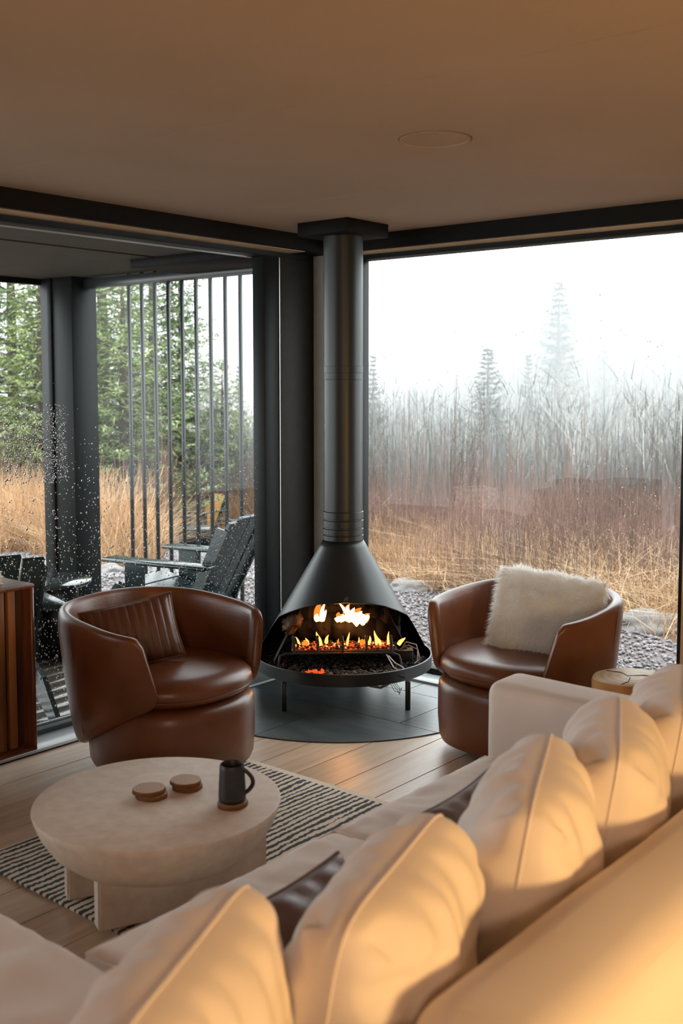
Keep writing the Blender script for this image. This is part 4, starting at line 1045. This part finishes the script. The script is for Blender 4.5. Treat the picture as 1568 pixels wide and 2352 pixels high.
# hillside wood seen through the fog, far right
vv = []; ff = []; c_ = 0
r2 = np.random.default_rng(9)
p, s, t = scatter(3000, 44, 110, -.02, .42, 77); hh = r2.uniform(2.5, 5, len(p)); v, f = blades(len(p), p, hh, .045, .04, 5, .1, 2); stuffobj('hillside_woods', v, f, 'greytwig', 'bare trunks covering the foggy hillside', 'woods')
p, s, t = scatter(26000, 42, 110, -.04, .42, 78); p[:, 2] += r2.uniform(.3, 3.6, len(p)); v, f = blades(len(p), p, r2.uniform(.6, 1.6, len(p)), .022, .6, 6, .1, 2); stuffobj('hillside_branches', v, f, 'greytwig', 'fine branches filling the foggy hillside woods', 'woods')
# birches
def birch(label, px, s, h, seed, thick=.010, lean=0, lv=3):
    me = bare_tree(h, seed, lv, .5, 9, thick, .7); me.materials.append(M['birch']); o = link('birch_tree', me, loc=at(s, on(px, s), -.1), rot=(0, lean, 1)); return tag(o, label, 'tree')
birch('thin white birch with two stems right of centre in the right window', 1340, 19.5, 3.1, 41, .0085)
birch('thinner white birch stem just left of the white birch', 1326, 19.8, 2.6, 42, .006)
birch('pale birch forking into a Y left of the white birch', 1178, 21, 2.6, 43, .007, .05)
birch('small pale birch left of the wire tree guard', 1065, 24, 3.0, 44, .007)
birch('pale birch behind the tree guard', 1265, 22, 2.4, 45, .006, -.05)
birch('crooked pale birch below the hillside at the right', 1420, 23, 2.6, 46, .006, .1)
birch('pale birch close to the right window frame', 1508, 18, 2.5, 47, .008, .08)
birch('tall pale birch reaching in at the right window frame', 1575, 18, 2.9, 48, .009, -.06)
birch('leaning pale birch behind the right-hand screen rods', 565, 27, 4.4, 49, .006, .12)
birch('pale birch behind the screen rods next to the stile', 600, 25, 4.0, 50, .006, -.1)
birch('slender pale birch between the middle screen rods', 470, 30, 4.6, 51, .006, .05)
# wire tree guard and white marker
wg = thing('tree_guard', 'square wire mesh tree guard standing in the red brush', 'tree guard', at(13.2, on(1092, 13.2)), YAW + .25)
gb = at(13.2, on(1092, 13.2))
m = MB(); w_, h_ = .20, .95
for k in range(13):
    z = .18 + (h_ - .18) * k / 12; pts = [(-w_, -w_, z), (w_, -w_, z), (w_, w_, z), (-w_, w_, z)]
    for a in range(4): m.tube([pts[a], pts[(a + 1) % 4]], .0018, 3, cap=False)
for k in range(8):
    u = -w_ + 2 * w_ * k / 8
    for (x, y) in ((u, -w_), (w_, u), (-u, w_), (-w_, -u)): m.tube([(x, y, .0), (x, y, h_)], .0018, 3, cap=False)
o = m.obj('wire_mesh', M['cable'], wg); o['kind'] = 'stuff'
o = link('marker_stake', rbox((-.02, -.01, -.2), (.02, .01, .62), .003, 1), M['cover'], loc=at(13.0, on(1049, 13.0)), rot=(0, .05, YAW)); tag(o, 'short white marker stake left of the wire tree guard', 'stake')

# ---------- garden furniture
def garden_chair(label, loc, rz, group=None, mt='teal', seatmt=None, first=[]):
    seatmt = seatmt or mt
    t = thing('garden_chair', label, 'chair', loc, rz, group)
    def plate(name, pts, y0, y1, m_=mt):
        n = len(pts); vs = [(p[0], y0, p[1]) for p in pts] + [(p[0], y1, p[1]) for p in pts]
        fs = [tuple(range(n))[::-1], tuple(range(n, 2 * n))] + [(i, (i + 1) % n, n + (i + 1) % n, n + i) for i in range(n)]
        return link(name, recalc(mesh(name, vs, fs)), M[m_], t)
    for sy in (-1, 1):
        link('arm', rbox((-.36, min(sy * .235, sy * .365), .535), (.42, max(sy * .235, sy * .365), .558), .004, 1), M[mt], t)
        y0, y1 = sorted((sy * .262, sy * .285)); plate('leg', [(.16, 0), (.30, 0), (.30, .535), (.16, .535)], y0, y1)
        y0, y1 = sorted((sy * .236, sy * .260)); plate('side_rail', [(.40, .30), (.44, .34), (.40, .385), (-.30, .20), (-.56, .0), (-.42, .0)], y0, y1)
        plate('back_support', [(-.14, .12), (-.06, .16), (-.36, .78), (-.44, .76), (-.20, .30)], *sorted((sy * .215, sy * .232)))
    for k in range(5):
        x = .34 - k * .125; z = .372 - k * .033
        m = MB(); m.bar((x, -.232, z), (x, .232, z), .115, .02, (-.26, 0, 1)); m.obj('seat_slat', M[seatmt], t)
    n = 4
    for k in range(n):
        y = -.165 + k * .11; top = .84 - .02 * abs(k - 1.5)
        a = Vector((-.115, y, .22)); b = Vector((-.44, y, top)); m = MB(); m.bar(a, b, .102, .02, Vector((1, 0, .5))); m.obj('back_slat', M[seatmt], t)
    return t
garden_chair('wet dark green garden chair on the deck, seen side-on through the rods', (-1.09, -.06, DZ), math.radians(191))
garden_chair('dark garden chair half hidden behind the walnut cabinet', (-.86, -1.72, DZ), math.radians(163))
gt = thing('garden_table', 'round wet black garden table on crossed panels beside the deck post', 'table', (-1.50, -.86, DZ), .5)
m = MB(); m.lathe([(0, .44), (.262, .44), (.27, .446), (.27, .460), (.265, .464), (0, .464)], 64); m.obj('table_top', M['tabletop_wet'], gt, True)
link('leg_panel', rbox((-.21, -.011, 0), (.21, .011, .44), .003, 1), M['teal'], gt); link('leg_panel', rbox((-.011, -.21, 0), (.011, -.0115, .44), .003, 1), M['teal'], gt); link('leg_panel', rbox((-.011, .0115, 0), (.011, .21, .44), .003, 1), M['teal'], gt)
# fire pit circle out on the gravel
fpz = lambda s, t: at(s, t, .0)
garden_chair('far dark garden chair at the left of the fire pit, behind the middle rods', fpz(18.6, on(395, 18.6)), YAW + .15, 'garden chairs around the fire pit', 'teal', 'teal')
garden_chair('far dark garden chair with yellow pine slats behind the fire pit', fpz(20.5, on(462, 20.5)), YAW + PI + .9, 'garden chairs around the fire pit', 'teal', 'yellowwood')
garden_chair('far dark garden chair at the right, partly behind the last screen rod', fpz(17.0, on(578, 17.0)), YAW + PI - .5, 'garden chairs around the fire pit', 'teal', 'teal')
fp = thing('fire_pit', 'square dark fire pit box between the far garden chairs', 'fire pit', fpz(18.0, on(445, 18.0)), YAW)
link('box', rbox((-.24, -.24, 0), (.24, .24, .33), .01, 1), M['frame'], fp); link('lid', rbox((-.26, -.26, .33), (.26, .26, .36), .008, 1), M['teal'], fp)
st_ = thing('timber_stool', 'yellow pine timber block beyond the last rod next to the stile', 'stool', fpz(17.6, on(618, 17.6)), YAW)
link('block', rbox((-.13, -.13, 0), (.13, .13, .95), .008, 1), M['yellowwood'], st_)

# ---------- rain drops clinging to the outside of the panes
def drops(n, plane, u0, u1, z0, z1, rad, seed, name, label, weight=None):
    r = np.random.default_rng(seed); u = r.uniform(u0, u1, n); z = z0 + (z1 - z0) * r.beta(1.3, 1.5, n)
    if weight is not None: ok = r.uniform(0, 1, n) < weight(u, z); u, z = u[ok], z[ok]
    n = len(u); K = 8; a = np.arange(K) * 2 * PI / K; R_ = rad * np.clip(r.lognormal(0, .35, n), .4, 2.2)
    ring = np.stack([np.cos(a), np.sin(a)], 1); v = np.zeros((n, 2 * K + 1, 3)); el = r.uniform(1, 1.35, n)
    for lv, (rr, dp) in enumerate(((1, 0), (.7, .42))):
        for k in range(K):
            v[:, lv * K + k, 0] = ring[k, 0] * rr * R_; v[:, lv * K + k, 2] = ring[k, 1] * rr * R_ * el; v[:, lv * K + k, 1] = dp * R_
    v[:, 2 * K, 1] = .58 * R_
    f = [[k, (k + 1) % K, K + (k + 1) % K] for k in range(K)] + [[k, K + (k + 1) % K, K + k] for k in range(K)] + [[K + k, K + (k + 1) % K, 2 * K] for k in range(K)] + [[(k + 1) % K, k, 0] for k in range(1, K - 1)]
    F_ = (np.array(f)[None] + (np.arange(n) * (2 * K + 1))[:, None, None]).reshape(-1, 3)
    if plane == 'left': V_ = np.stack([-.2125 - v[:, :, 1], u[:, None] + v[:, :, 0], z[:, None] + v[:, :, 2]], 2)
    else: V_ = np.stack([u[:, None] + v[:, :, 0], .2055 + v[:, :, 1], z[:, None] + v[:, :, 2]], 2)
    return stuffobj(name, V_.reshape(-1, 3), F_, 'drop', label, 'raindrops', smooth=True)
drops(9500, 'left', -2.45, -.36, .05, 1.62, .0024, 3, 'raindrops', 'rain drops beading on the lower half of the left pane', lambda u, z: np.clip(1.15 - .55 * z, .1, 1) * np.where(z > 1.35, .35, 1))
drops(1400, 'left', -1.95, -1.62, 1.15, 1.52, .0022, 4, 'raindrops', 'dense patch of rain drops on the left pane before the deck post')
drops(1100, 'right', .17, 1.97, .7, 2.05, .0017, 5, 'raindrops', 'few small rain drops on the right pane')

# ---------- fog filling the valley: real scattering haze in two boxes beyond the house
fm = bpy.data.materials.new('valley_fog'); fm.use_nodes = True; nt = fm.node_tree
for n in list(nt.nodes): nt.nodes.remove(n)
out = nt.nodes.new('ShaderNodeOutputMaterial'); vsn = nt.nodes.new('ShaderNodeVolumeScatter'); vsn.inputs['Color'].default_value = (.93, .95, .96, 1); vsn.inputs['Density'].default_value = .0135; vsn.inputs['Anisotropy'].default_value = 0.0
nt.links.new(vsn.outputs[0], out.inputs['Volume'])
def fogbox(plan, z0, z1):
    n = len(plan); vs = [(*W(s, t), z) for z in (z0, z1) for (s, t) in plan]
    o = link('fog', recalc(mesh('fog', vs, [tuple(range(n))[::-1], tuple(range(n, 2 * n))] + [(i, (i + 1) % n, n + (i + 1) % n, n + i) for i in range(n)])), fm)
    tag(o, 'pale fog filling the valley beyond the meadow', 'fog', kind='stuff'); return o
fogbox(((18, 120), (18, -1.3), (27, -2.6), (27, -120), (230, -120), (230, 120)), -12, 11)
